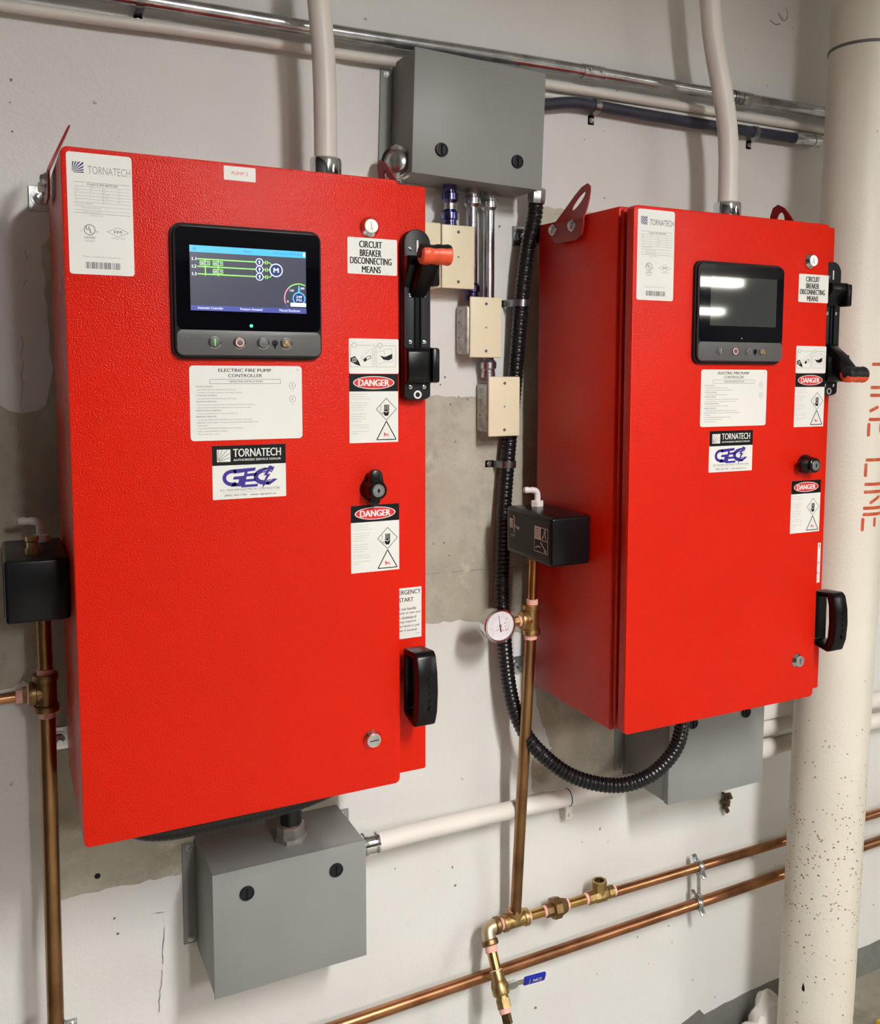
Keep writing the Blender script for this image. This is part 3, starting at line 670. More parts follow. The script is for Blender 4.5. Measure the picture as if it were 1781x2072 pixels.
    b = half('matblack', math.radians(-32 if on else 17), math.radians(148 if on else 197), 1.0); b.cyl(p0-Vector((.0012, 0, 0)), p0+Vector((.002, 0, 0)), .0062, 'black', 20); b.done('black_grip', arm)
    # emergency start label and pull handle
    b = MB(); s_emerg(Face(b, (X(0), YS-.0003, 0)), 465, 632); b.done('emergency_start_label', root, smooth=False, recalc=False)
    b = MB(); f = Face(b, (X(.489), 0, 0), U=(0, -1, 0), V=(0, 0, -1), Nn=(1, 0, 0))
    out = [(374, 728), (378, 722), (424, 718), (432, 724), (439, 750), (441, 780), (438, 812), (430, 834), (418, 839), (380, 832), (374, 826)]
    inn = [(384, 733), (413, 729), (418, 745), (420, 780), (418, 808), (411, 828), (384, 821)]
    b.prism([f.P(u, v, -17) for u, v in out], (.033, 0, 0), 'black', bev=.003, holes=[[f.P(u, v, -17) for u, v in inn]])
    for k in range(5): b.cyl(f.P(438, 758+12*k, 3), f.P(442.2, 758+12*k, 3), .0032, 'black', 14)
    eh = b.done('emergency_handle', root)
    b = MB(); b.lathe((X(.489), YS, -.776), (X(.489), -.376, -.776), [(0, .013), (.005, .013), (.006, .0085), (.024, .0085)], 'zinc', 6); b.done('stem', eh)
    # lifting lugs
    for side in (0, 1):
        xs = X(-.0005) if side == 0 else X(.5245); d = -1 if side == 0 else 1
        low = [(-.140, -.036), (-.150, -.042), (-.228, -.042), (-.243, -.034), (-.249, -.015), (-.249, .004)]
        up_ = [(-.247, .014), (-.241, .032), (-.234, .046), (-.226, .058), (-.211, .066), (-.194, .061), (-.180, .047), (-.160, .019)]
        low2 = [(-.134, -.006), (-.128, -.022)]
        def bend(y, z):
            return xs+d*.004-(d*max(0, z+.004)*.45), y, z
        outl = [bend(y, z) for y, z in low+up_+low2]
        hole = [bend(-.205+.0125*math.cos(a)-.0085*math.sin(a), .033+.0175*math.sin(a)) for a in [2*math.pi*k/20 for k in range(20)]]
        b = MB(); th = Vector((d*.003, 0, 0))
        # flat lower half and bent upper half
        lo_l = [p for p in ([bend(y, z) for y, z in low[:5]]+[bend(-.249, -.004), bend(-.142, -.004)]+[bend(y, z) for y, z in low2[1:]])]
        b.prism(lo_l, th, 'darkred')
        hi_l = [bend(-.249, -.004)]+[bend(y, z) for y, z in up_]+[bend(-.142, -.004)]
        b.prism(hi_l, th, 'darkred', holes=[hole])
        lg = b.done('lifting_lug', root)
        if side == 0:
            for (y, z) in ((-.141, -.015), (-.212, -.015)):
                screw('bolt', (xs+d*.007, y, z), .0085, (d, 0, 0), lg, 'zinc', .006, False, True)
    # mounting brackets behind the left edge
    for z in (-.012, -.915):
        b = MB(); b.box(X(-.024), X(.03), -.0035, -.0005, z-.020, z+.020, 'zinc', .001, 1); b.box(X(.006), X(.03), -.069, -.0005, z-.018, z+.018, 'zinc', .001, 1); br = b.done('mounting_bracket', root)
        b = MB(); b.lathe((X(-.008), -.0035, z), (X(-.008), -.030, z), [(0, .011), (.0022, .011), (.0024, .0085), (.008, .0085), (.009, .0045), (.020, .0045)], 'zinc', 6); b.cyl((X(-.008), -.0035, z), (X(-.008), -.0055, z), .0125, 'zinc', 24); b.done('bolt', br)
    return root
XB = .8829
cabinet(0, True, 'left red cabinet, its screen lit with a green diagram, labelled PUMP 2')
cabinet(XB, False, 'right red cabinet beside the big cream pipe, its screen dark')

# ---------------------------------------------------------------- pressure sensors at the left of each cabinet
def sensor(x0, logo_on, label):
    t = thing('pressure_sensor_box', (x0-.04, -.187, -.645), label, 'pressure sensor', 'black pressure sensor boxes')
    X = lambda v: x0+v
    b = MB(); b.box(X(-.082), X(.001), -.277, -.098, -.643, -.552, 'black', .005, 3); bd = b.done('housing', t)
    b = MB(); b.prism([(X(-.0825), -.110, -.560), (X(-.0825), -.268, -.560), (X(-.0825), -.268, -.634), (X(-.0825), -.110, -.634)], (-.0008, 0, 0), 'matblack')
    f = Face(b, (X(-.0833), 0, 0), U=(0, -1, 0), V=(0, 0, -1), Nn=(-1, 0, 0))
    if logo_on:
        h = .3; f.rect(114, 574, 128, 592, 'white', h)
        for k in range(4): f.line(115+3*k, 591, 119+3*k, 576, 1.0, 'ink', h+.1)
        f.line(133, 570, 133, 600, 2.6, 'white', h); f.line(128, 568, 134, 570, 1.8, 'white', h); f.line(133, 585, 147, 590, 2.4, 'white', h); f.rect(148, 586, 153, 592, 'white', h); f.small('1/2" NPT', 120, 604, 4.5, 'white', h)
        f.rect(214, 574, 265, 622, 'white', h); f.rect(239, 575.5, 263.5, 597, 'ink', h+.1); f.rect(215.5, 598.5, 263.5, 620.5, 'ink', h+.1)
        f.ring(226, 586, 8, 1, 'ink', h+.1); f.rect(225, 581, 227, 587, 'ink', h+.1); f.disc(226, 590, 1.1, 'ink', h+.1)
        f.path([(244, 595), (250, 588), (252, 580), (256, 578), (255, 588), (258, 595)], 2.6, 'white', h+.2); f.disc(254, 578, 2.4, 'white', h+.2)
        f.path([(219, 615), (228, 611), (238, 612)], 2, 'white', h+.2); f.path([(238, 602), (256, 616)], 2.6, 'white', h+.2); f.disc(256, 617, 3, 'white', h+.2)
    b.done('side_plate', t, smooth=False, recalc=False)
    b = MB(); P = Vector((X(-.029), -.127, -.552))
    b.lathe(P, P+Vector((0, 0, .02)), [(0, .0135), (.010, .0135), (.011, .009)], 'nylon', 6)
    b.tube(smooth_path([P+Vector((0, 0, .008)), P+Vector((0, 0, .022)), P+Vector((-.003, 0, .029)), P+Vector((-.010, 0, .032)), P+Vector((-.030, 0, .033))], .002), lambda d: .0062 if d < .034 else .0068-abs(d-.043)*.25, 'nylon', 20)
    b.done('hose_elbow', t)
    if not logo_on:
        b = MB(); b.lathe((X(-.044), -.228, -.553), (X(-.044), -.228, -.527), [(0, .0095), (.009, .0095), (.010, .0075), (.018, .0075), (.020, .009), (.026, .009)], 'brass', 8); b.done('brass_plug', t)
    else:
        b = MB(); b.lathe((X(.004-.012), -.090-.02, -.552), (X(-.008), -.11, -.545), [(0, .003), (.003, .003), (.004, .002)], 'chrome', 12); b.done('cover_screw', t)
    b = MB(); b.cyl((X(-.029), -.115, -.642), (X(-.029), -.115, -.662), .0135, 'brass', 6); b.done('inlet_nut', t)
sensor(0, False, 'plain black sensor box on left side of PUMP 2 cabinet')
sensor(XB, True, 'black sensor box with white pictograms on left side of dark-screen cabinet')

# ---------------------------------------------------------------- pipework helpers
def ax(p, q): return (Vector(q)-Vector(p)).normalized()
def taper(name, p, d, L, r, m, parent=None):
    b = MB(); p = Vector(p); d = Vector(d).normalized(); b.cyl(p, p+d*L, r, m, 26, .0008); return b.done(name, parent)
def tee(name, c, main, br, parent, m='brass', R=.0165, L=.030, LB=.024):
    b = MB(); c = Vector(c); main = Vector(main).normalized(); br = Vector(br).normalized()
    prof = [(0, R*1.12), (.006, R*1.16), (.010, R*1.12), (.011, R*.98)]
    pr = prof+[(2*L-d, r) for d, r in prof[::-1]]
    b.lathe(c-main*L, c+main*L, pr, m, 30)
    b.lathe(c, c+br*LB, [(0, R*.95), (LB-.011, R*.95), (LB-.010, R*1.12), (LB-.004, R*1.16), (LB, R*1.12)], m, 30)
    return b.done(name, parent)

# riser at the left of cabinet A
t = thing('copper_riser_pipe', (-.029, -.115, -1.45), 'brown copper riser down the left of the PUMP 2 cabinet', 'pipe')
b = MB(); b.cyl((-.029, -.115, -.665), (-.029, -.115, -.765), .0107, 'oldcopper'); b.cyl((-.029, -.115, -.83), (-.034, -.108, -1.53), .0125, 'oldcopper'); b.done('tube', t)
tee('tee', (-.0295, -.115, -.796), (0, 0, 1), (-1, 0, 0), t, 'bronze')
taper('thread_tape', (-.029, -.115, -.758), (0, 0, -1), .009, .0125, 'tape', t); taper('thread_tape', (-.029, -.115, -.825), (0, 0, -1), .012, .0130, 'tape', t)
b = MB(); b.cyl((-.046, -.115, -.796), (-.062, -.115, -.796), .0135, 'bronze', 6); b.done('reducing_bush', t)
taper('thread_tape', (-.050, -.115, -.796), (-1, 0, 0), .006, .0150, 'tape', t); taper('thread_tape', (-.062, -.115, -.797), (-1, 0, 0), .010, .0105, 'tape', t)
b = MB(); b.cyl((-.070, -.115, -.797), (-.24, -.115, -.800), .0085, 'copper'); b.done('branch_tube', t)
def pipe_ring_clamp(c, d, r, label, rod=None, ears=(1, 0, 0)):
    """split ring clamp around a pipe at c, pipe direction d"""
    t = thing('split_ring_clamp', c, label, 'pipe clamp', 'zinc split ring clamps')
    c = Vector(c); d = Vector(d).normalized(); e = Vector(ears); e = (e-d*e.dot(d)).normalized(); g = d.cross(e)
    b = MB(); n = 28; W = .006
    prf = [(r+.0003, -W), (r+.0025, -W), (r+.0035, -W*.4), (r+.0035, W*.4), (r+.0025, W), (r+.0003, W)]
    rings = [[b.bm.verts.new(c+d*w+rr*(math.cos(2*math.pi*k/n)*e+math.sin(2*math.pi*k/n)*g)) for rr, w in prf] for k in range(n)]
    i = b.mi('zinc')
    for k in range(n):
        A, B = rings[k], rings[(k+1) % n]
        for j in range(6): b.bm.faces.new((A[j], A[(j+1) % 6], B[(j+1) % 6], B[j])).material_index = i
    b.done('ring', t)
    for s_ in (1, -1):
        b = MB(); p = c+e*s_*(r+.009)
        T = Matrix((e, d, g)).transposed().to_4x4(); T.translation = p
        b.box(-.010, .010, -.006, .006, -.003, .003, 'zinc', .0015, 2, T=T)
        b.cyl(p+e*s_*.003+g*.008, p+e*s_*.003-g*.008, .0028, 'zinc', 6); b.cyl(p+e*s_*.003+g*.006, p+e*s_*.003+g*.0035, .0045, 'zinc', 6)
        b.done('ear', t)
    return t
pipe_ring_clamp((-.033, -.110, -1.362), (0, 0, 1), .0127, 'zinc clamp around the foot of the left copper riser')

# riser to cabinet B with gauge and the brass manifold below
t = thing('brass_riser_pipe', (.853, -.05, -1.46), 'brass riser with gauge tee in front of right cabinet corner', 'pipe')
b = MB(); b.cyl((.854, -.115, -.655), (.851, -.115, -.752), .0098, 'brassp'); b.cyl((.849, -.114, -.81), (.853, -.052, -1.436), .0120, 'oldcopper'); b.done('tube', t)
tee('tee', (.849, -.115, -.783), (0, 0, 1), (-1, 0, 0), t, 'brass')
taper('thread_tape', (.851, -.115, -.742), (0, 0, -1), .011, .0118, 'tape', t); taper('thread_tape', (.8485, -.1145, -.811), (0, -.0, -1), .013, .0130, 'tape', t)
b = MB(); b.cyl((.828, -.115, -.784), (.806, -.115, -.784), .0100, 'brass', 6); b.done('reducing_bush', t)
taper('thread_tape', (.824, -.115, -.784), (-1, 0, 0), .005, .0112, 'tape', t)
# gauge
t = thing('pressure_gauge', (.768, -.12, -.82), 'round steel pressure gauge left of the brass riser', 'gauge')
gc = Vector((.7705, -.105, -.783)); GR = .0345
b = MB(); b.lathe(gc, gc+Vector((0, -.03, 0)), [(-.004, GR*.75), (0, GR*.92), (.002, GR*.94), (.020, GR*.94), (.0205, GR), (.027, GR*1.0), (.029, GR*.94), (.029, GR*.84), (.0265, GR*.82)], 'chrome', 48); b.done('case', t)
b = MB(); f = Face(b, gc+Vector((0, -.0267, 0))); f.disc(0, 0, GR*820, 'dial', 0, n=40)
for k in range(28):
    a = math.radians(135+270*k/27); r0, r1 = (20.5, 24.5) if k % 3 == 0 else (22.5, 24.5); f.line(r0*math.cos(a), r0*math.sin(a), r1*math.cos(a), r1*math.sin(a), .45, 'inkmid', .2)
f.ring(0, 0, 19, .4, 'inkred', .2, 135, 405, 40); f.ring(0, 0, 15, .3, 'inkgrey', .2, 135, 405, 40)
f.text('psi', -9, 6, -2, 10.5, 'inkgrey', .2); f.text('kPa', 2, 8, 9, 12, 'inkred', .2)
for (u, v) in ((14, -12), (11, -4), (11.5, 3), (12.5, 10), (16.5, 9)): f.disc(u, v, 1.0, 'ink', .25, n=10)
b.done('dial', t, smooth=False, recalc=False)
b = MB(); f = Face(b, gc+Vector((0, -.0272, 0)))
f.line(0, 0, -3.5, -20, .9, 'steel', .5); f.line(0, 0, 1.5, 13, 2.0, 'steel', .5); b.cyl(gc+Vector((0, -.0272, 0)), gc+Vector((0, -.0285, 0)), .0026, 'brass', 16); b.done('needle', t)
b = MB(); b.cyl((.802, -.115, -.784), (.815, -.115, -.784), .0085, 'tape', 24); b.done('thread_tape', t)

t = thing('brass_drain_assembly', (.95, -.05, -1.50), 'brass tee, union and elbow joined below the brass riser', 'pipe fittings')
zc = -1.455; yc = -.05
tee('tee', (.853, yc, zc), (1, 0, 0), (0, 0, 1), t, 'brass', .0160, .030, .022)
taper('thread_tape', (.853, yc, -1.437), (0, 0, 1), .006, .0135, 'tape', t)
taper('thread_tape', (.880, yc, zc), (1, 0, 0), .009, .0128, 'tape', t); taper('thread_tape', (.818, yc, zc), (1, 0, 0), .008, .0122, 'tape', t)
b = MB(); b.cyl((.885, yc, zc), (.930, yc, zc), .0107, 'brassp'); b.cyl((.985, yc, zc), (1.035, yc, zc), .0107, 'brassp'); b.cyl((.800, yc, zc), (.828, yc, zc), .0107, 'brassp'); b.done('pipe_nipple', t)
b = MB(); b.lathe((.928, yc, zc), (.992, yc, zc), [(0, .0155), (.016, .0155), (.0161, .0165)], 'bronze', 8); b.lathe((.943, yc, zc), (.990, yc, zc), [(0, .020), (.002, .0235), (.018, .0235), (.021, .0195), (.036, .0150)], 'bronze', 8); b.done('union', t)
taper('thread_tape', (.922, yc, zc), (1, 0, 0), .008, .0122, 'tape', t); taper('thread_tape', (.979, yc, zc), (1, 0, 0), .006, .0125, 'tape', t)
b = MB(); b.lathe((1.035, yc, zc), (1.102, yc, zc), [(0, .0150), (.013, .0150), (.0135, .0125), (.020, .0165), (.045, .0165), (.053, .0125), (.0535, .0145), (.067, .0145)], 'brass', 8)
b.lathe((1.066, yc, zc), (1.066, yc, zc+.04), [(0, .0155), (.014, .0150), (.0145, .0175), (.034, .0175), (.034, .0115), (.016, .0110)], 'brass', 8); b.done('side_outlet_valve', t)
taper('thread_tape', (1.028, yc, zc), (1, 0, 0), .007, .0125, 'tape', t); taper('thread_tape', (1.102, yc, zc), (1, 0, 0), .006, .0125, 'tape', t)
D = Vector((0, -.089, -.134)).normalized(); E0 = Vector((.786, yc, zc-.002))
b = MB(); b.tube(smooth_path([(.812, yc, zc), (.800, yc, zc), (.790, yc-.001, zc-.003), E0+D*.012+Vector((.001, 0, 0)), E0+D*.030], .003), .0150, 'palebrass', 26)
b.cyl((.803, yc, zc), (.815, yc, zc), .0180, 'bronze', 30, .002); b.cyl(E0+D*.020, E0+D*.032, .0180, 'bronze', 30, .002); b.done('elbow', t)
b = MB(); b.cyl(E0+D*.03, E0+D*.085, .0107, 'brassp'); b.done('drop_nipple', t)
taper('thread_tape', E0+D*.032, D, .013, .0128, 'tape', t)
# ball valve
t = thing('ball_valve', E0+D*.12, 'brass ball valve with blue lever at the drain end', 'valve')
V0 = E0+D*.080
b = MB(); b.lathe(V0, V0+D, [(0, .0135), (.016, .0140), (.020, .0155), (.027, .0180), (.042, .0180), (.046, .0165), (.047, .0135), (.060, .0130)], 'brass', 26)
b.lathe(V0+D*.052, V0+D*.072, [(0, .0150), (.018, .0150)], 'brass', 6); b.done('valve_body', t)
taper('thread_tape', V0-D*.002, D, .006, .0128, 'tape', t); taper('thread_tape', V0+D*.068, D, .012, .0122, 'tape', t)
b = MB(); b.cyl(V0+D*.080, V0+D*.100, .0108, 'bronze', 4, .001); b.done('square_plug', t)
St = V0+D*.034; hx = Vector((1, 0, 0))
b = MB(); b.cyl(St+hx*.012, St+hx*.034, .0085, 'chrome', 6); b.cyl(St+hx*.030, St+hx*.038, .0075, 'chrome', 6); b.done('stem_nut', t)
hd = Vector((.995, -.06, -.01)).normalized(); w = Vector((0, -.35, .93)); w = (w-hd*w.dot(hd)).normalized(); q = hd.cross(w)
def bar(b, p, L, W, Th, m, bev): 
    T = Matrix((hd, w, q)).transposed().to_4x4(); T.translation = p; b.box(0, L, -W, W, -Th, Th, m, bev, 2, T=T)
b = MB(); bar(b, St+hx*.034, .030, .0065, .0014, 'chrome', .0008); b.done('lever', t)
b = MB(); bar(b, St+hx*.034+hd*.020, .050, .0112, .0036, 'blue', .003)
f = Face(b, St+hx*.034+hd*.022, U=hd, V=-w, Nn=-q if (-q).y < 0 else q); f.rect(10, -7, 11, 7, 'white', 3.75); f.text('NCI', 19, -4.5, 37, 4.5, 'white', 3.75, .02); b.done('lever_sleeve', t, recalc=False)

# the two horizontal copper runs
t = tag(MB().cyl((1.100, -.050, -1.459), (2.9, -.050, -1.460), .0111, 'copper').done('copper_pipe', origin=(1.1, -.05, -1.47)), 'upper horizontal copper pipe running right from the brass outlet valve', 'pipe', 'horizontal copper pipes')
t = tag(MB().cyl((-.9, -.045, -1.592), (2.9, -.045, -1.527), .0125, 'copper').done('copper_pipe', origin=(.46, -.045, -1.57)), 'lower horizontal copper pipe crossing behind the ball valve', 'pipe', 'horizontal copper pipes')
pipe_ring_clamp((1.349, -.050, -1.4595), (1, 0, 0), .0115, 'zinc clamp on upper horizontal copper pipe', ears=(0, -.75, -.66))
pipe_ring_clamp((1.352, -.045, -1.5535), (1, 0, 0), .0128, 'zinc clamp on lower horizontal copper pipe', ears=(0, -.75, -.66))
b = MB(); b.cyl((1.350, -.047, -1.475), (1.352, -.047, -1.537), .0042, 'zinc', 14, .0005); b.cyl((1.351, -.047, -1.477), (1.351, -.047, -1.482), .007, 'zinc', 6); b.cyl((1.352, -.047, -1.530), (1.352, -.047, -1.536), .007, 'zinc', 6)
tag(b.done('threaded_rod'), 'short zinc rod joining the two copper pipe clamps', 'rod')

# ---------------------------------------------------------------- grey junction boxes
def junction(x, z, w, h, d, tilt, label, name='junction_box', knobs=(), flange=((-.022, 0),), lid=False, hubs=None):
    t = thing(name, (x+w/2, -d/2, z-h), label, 'junction box', 'grey steel junction boxes')
    C = Vector((x+w/2, 0, z-h/2)); T = Matrix.Translation(C) @ Matrix.Rotation(math.radians(tilt), 4, 'Y') @ Matrix.Translation(-C)
    b = MB(); b.box(x, x+w, -d+.002, -.001, z-h, z, 'grey', .0015, 2, T=T); bd = b.done('body', t)
    b = MB(); k = .0015; b.box(x-k, x+w+k, -d-.0015, -d+.0135 if lid else -d+.004, z-h-k, z+k, 'grey', .0012, 2, T=T); cv = b.done('cover', t)
    for s_, xx0, xx1 in (('l', x-.024, x+.001), ('r', x+w-.001, x+w+.024)):
        b = MB(); b.box(xx0, xx1, -.0035, -.0006, z-h+.012, z-.012, 'grey', .0012, 1, T=T); fl = b.done('mounting_flange', t)
        for zz in (z-.022, z-h+.022): screw('flange_screw', T @ Vector(((xx0+xx1)/2, -.0035, zz)), .0045, (0, -1, 0), fl, 'zinc', .003)
    for (u, v) in knobs:
        p = T @ Vector((x+u, -d-.0015, z-v)); b = MB()
        b.lathe(p, p+Vector((0, -1, 0)), [(0, .0125), (.003, .0125), (.0045, .0115), (.0048, .0095), (.0035, .0090)], 'slate', 30)
        T2 = Matrix.Translation(p); b.box(-.0014, .0014, -.0062, -.003, -.0085, .0085, 'black', .0005, 1, T=T2); b.done('cover_knob', cv)
    return t
junction(.5971, .2859-.0005, .2666, .2178, .1165, 1.8, 'upper grey junction box with tubes entering below, between the cabinets', knobs=((.055, .172), (.212, .172)))
junction(.2105, -1.1376, .2684, .2181, .167, 0, 'lower grey junction box under PUMP 2 cabinet', knobs=((.0555, .043), (.2135, .041)))
junction(1.1563, -.994, .2627, .2181, .1755, 0, 'grey junction box half hidden under the right cabinet', knobs=((.060, .048), (.209, .048)), lid=True)

# chrome locknut / conduit hub on the left side of the upper box
t = thing('conduit_hub', (.588, -.06, .06), 'chrome conduit hub on lower left side of upper junction box', 'conduit fitting')
c = Vector((.5925, -.062, .094)); L_ = Vector((-.70, -.71, .05)).normalized()
b = MB(); b.cyl((.600, -.055, .094), (.580, -.066, .094), .014, 'zinc', 24); b.lathe(c, c+L_, [(0, .030), (.004, .031), (.007, .029), (.0075, .026), (.016, .0255), (.0165, .0285), (.0225, .0285), (.023, .022), (.020, .020)], 'chrome', 40); b.done('locknut', t)
b = MB(); b.lathe(c+L_*.012, c+L_*.03, [(0, .0195), (.009, .0195), (.014, .014), (.0155, .006)], 'zinc', 36); b.done('blank_cap', t)
b = MB()
for k in range(6):
    a = math.radians(60*k+20); p = c+L_*.004+(L_.cross(Vector((0, 0, 1))).normalized()*math.cos(a)+Vector((0, 0, 1))*math.sin(a))*.031; b.box(-.004, .004, -.004, .004, -.004, .004, 'chrome', .001, 1, T=Matrix.Translation(p))
b.done('lugs', t)

# connector into lower box from the controller above, and the hub at its right
def elbow_conn(p, d, r, label, m='cast', mt='flex', L=.06, tr=.014, n=8):
    t = thing('conduit_connector', p, label, 'conduit connector'); p = Vector(p); d = Vector(d).normalized()
    b = MB(); b.lathe(p, p+d, [(0, r*1.12), (.008, r*1.12)], m, 6); b.lathe(p+d*.007, p+d, [(0, r*.95), (.004, r), (.022, r), (.026, r*.82)], m, n); b.done('compression_nut', t)
    return t
elbow_conn((.362, -.098, -1.1376), (0, 0, 1), .0255, 'cast connector on top of lower grey junction box')
b = MB(); b.cyl((.362, -.100, -1.115), (.362, -.100, -.930), .0195, 'flex', 26)
tag(b.done('flexible_conduit'), 'straight black conduit between the PUMP 2 cabinet and lower junction box', 'conduit')
b = MB(); b.tube(smooth_path([(.060, -.2, -.930), (.062, -.2, -.965), (.085, -.2, -1.003), (.125, -.2, -1.020), (.20, -.2, -1.022), (.30, -.2, -1.020), (.37, -.2, -1.013), (.42, -.2, -.998), (.455, -.2, -.965), (.460, -.2, -.930)], .0016), lambda d: .0195+.0002*math.cos(d*2*math.pi/.0088), 'flex', 20)
tag(b.done('corrugated_hose'), 'black hose slung close under the PUMP 2 cabinet', 'conduit')
# chrome coupling and the white pipe to the right
t = thing('conduit_coupling', (.50, -.085, -1.20), 'chrome coupling on right side of lower grey junction box', 'conduit fitting')
c = Vector((.4795, -.085, -1.190)); X1 = Vector((1, 0, 0))
b = MB(); b.lathe(c, c+X1, [(0, .022), (.003, .022), (.004, .0195), (.024, .0195), (.0245, .0225), (.030, .0225), (.0305, .0205), (.044, .0215), (.046, .0185), (.049, .0215), (.053, .0215), (.054, .018)], 'chrome', 30); b.done('compression_coupling', t)
b = MB(); b.tube(smooth_path([(.525, -.085, -1.190), (.62, -.075, -1.194), (.80, -.055, -1.205), (.98, -.045, -1.213), (1.06, -.045, -1.213), (1.157, -.045, -1.211)], .04), .0185, 'pvcwhite', 24)
b.lathe((.985, -.0452, -1.213), (1.02, -.045, -1.213), [(0, .0200), (.034, .0200)], 'pvcwhite', 24); b.lathe((.983, -.0452, -1.213), (1.02, -.045, -1.213), [(0, .0197), (.0025, .0197)], 'inkmid', 24)
wp = tag(b.done('white_pipe', origin=(.55, -.05, -1.21)), 'white painted pipe running right from the lower grey junction box', 'pipe')
b = MB(); b.box(.990, 1.006, -.028, -.001, -1.275, -1.225, 'pvcwhite', .002, 1); b.cyl((1.0, -.028, -1.262), (1.0, -.034, -1.262), .005, 'pvcwhite', 6)
tag(b.done('pipe_strap'), 'white painted strap under the white pipe, left of right cabinet box', 'pipe strap')
for (z0, lab) in ((-1.148, 'upper of two white painted pipes right of the box under right cabinet'), (-1.205, 'lower of two white painted pipes right of the box under right cabinet')):
    b = MB(); b.tube(smooth_path([(1.421, -.05, z0), (1.55, -.05, z0), (1.70, -.05, z0+.002), (2.9, -.05, z0+.004)], .04), .0200, 'pvcwhite', 24); b.lathe((1.421, -.05, z0), (1.6, -.05, z0), [(0, .0245), (.140, .0245), (.150, .0215)], 'pvcwhite', 24)
    tag(b.done('white_pipe'), lab, 'pipe')
b = MB(); b.box(1.42, 1.70, -.075, -.0, -1.123, -1.085, 'pvcwhite', .004, 2)
tag(b.done('white_ledge'), 'white painted ledge behind the foot of right cabinet', 'ledge')
b = MB()
random.seed(5)
for k in range(9):
    T = Matrix.Translation((1.457+random.uniform(-.006, .006), -.012-random.uniform(0, .008), -1.318-.0045*k)) @ Matrix.Rotation(random.uniform(0, 3), 4, 'X') @ Matrix.Rotation(random.uniform(0, 3), 4, 'Z')
    b.box(-.009, .009, -.005, .005, -.004, .004, 'corroded', .0015, 1, T=T)
b.cyl((1.457, 0, -1.32), (1.457, -.012, -1.32), .003, 'corroded', 8)
tag(b.done('rusted_anchor'), 'rusty broken anchor in the wall below the box under right cabinet', 'anchor')

# ---------------------------------------------------------------- conduits above
def strap(c, d, r, ear, label, m='zinc', group='zinc pipe straps'):
    t = thing('pipe_strap', c, label, 'pipe strap', group); c = Vector(c); d = Vector(d).normalized(); e = Vector(ear).normalized(); n = Vector((0, -1, 0))
    b = MB(); W = .007; i = b.mi(m); rows = []
    pts = [c+e*(r+.004)+Vector((0, -c.y-.0008, 0)), c+e*(r+.003)]
    arc = [c+(e*math.cos(a)+n*math.sin(a))*(r+.0018) for a in [math.radians(10*k) for k in range(19)]]
    pts = [Vector((c.x, 0, c.z))+e*(r+.022)+n*.002, Vector((c.x, 0, c.z))+e*(r+.005)+n*.002]+arc+[Vector((c.x, 0, c.z))-e*(r+.0018)+n*.002]
    for p in pts: rows.append([b.bm.verts.new(p+d*W), b.bm.verts.new(p-d*W)])
    for a, q in zip(rows, rows[1:]): b.bm.faces.new((a[0], a[1], q[1], q[0])).material_index = i
    bmesh.ops.solidify(b.bm, geom=b.bm.faces[:], thickness=.0012)
    b.done('strap_band', t)
    screw('strap_screw', Vector((c.x, 0, c.z))+e*(r+.014)+n*.0028, .0045, (0, -1, 0), t, m, .003, False, True)
    return t
def cond(name, pts, r, m, label, cat='conduit', group=None, n=24, step=.03, extra=None):
    b = MB(); b.tube(smooth_path(pts, step), r, m, n)
    if extra: extra(b)
    return tag(b.done(name), label, cat, group)
cond('galvanised_conduit', [(-.94, -.030, .308), (.163, -.030, .318), (.50, -.030, .321), (.913, -.030, .329), (1.43, -.030, .331), (3.2, -.030, .335)], .0128, 'emt', 'long shiny galvanised conduit, topmost horizontal one', step=.08,
     extra=lambda b: (b.lathe((1.004, -.03, .3295), (1.055, -.03, .330), [(0, .0146), (.050, .0146)], 'zinc', 24), b.cyl((1.015, -.043, .330), (1.015, -.048, .330), .003, 'zinc', 8), b.cyl((1.043, -.043, .330), (1.043, -.048, .330), .003, 'zinc', 8), b.lathe((1.428, -.03, .331), (1.46, -.03, .331), [(0, .0146), (.028, .0146)], 'zinc', 24)))
cond('white_conduit', [(-.94, -.020, .272), (-.054, -.020, .277), (.243, -.020, .284), (.551, -.020, .288), (.598, -.020, .2885)], .0092, 'pvcwhite', 'white painted horizontal conduit running left from upper junction box', step=.04)
cond('white_conduit', [(.868, -.020, .2935), (1.1, -.020, .294), (1.7, -.020, .294), (3.2, -.02, .294)], .0092, 'pvcwhite', 'thicker upper white conduit right of the upper junction box', step=.08)
cond('white_conduit', [(.865, -.014, .2720), (1.10, -.014, .2755), (1.30, -.014, .277), (1.7, -.014, .277), (3.2, -.014, .277)], .0065, 'pvcwhite', 'thinner lower white conduit right of the upper junction box', step=.08)
cond('flexible_conduit', [(.86, -.022, .235), (.90, -.022, .247), (.978, -.022, .264), (1.04, -.022, .266), (1.164, -.022, .264), (1.30, -.022, .263), (1.44, -.022, .263), (1.60, -.022, .264)], .0118, 'flexblue', 'dark blue flexible conduit clipped right of the upper junction box', step=.01)
b = MB(); b.lathe((1.598, -.022, .264), (1.70, -.022, .264), [(0, .0148), (.022, .0148), (.024, .0115), (.060, .0118), (.062, .0140), (.080, .0140)], 'zinc', 20); tag(b.done('conduit_connector'), 'zinc end connector of the dark blue flexible conduit by the big pipe', 'conduit connector')
strap((1.045, -.022, .266), (1, 0, 0), .0118, (0, 0, -1), 'left zinc strap on the dark blue flexible conduit')
strap((1.478, -.022, .263), (1, 0, 0), .0118, (0, 0, -1), 'right zinc strap on the dark blue flexible conduit')
strap((.150, -.030, .318), (1, 0, 0), .0128, (0, 0, -1), 'strap at top left on the galvanised conduit')
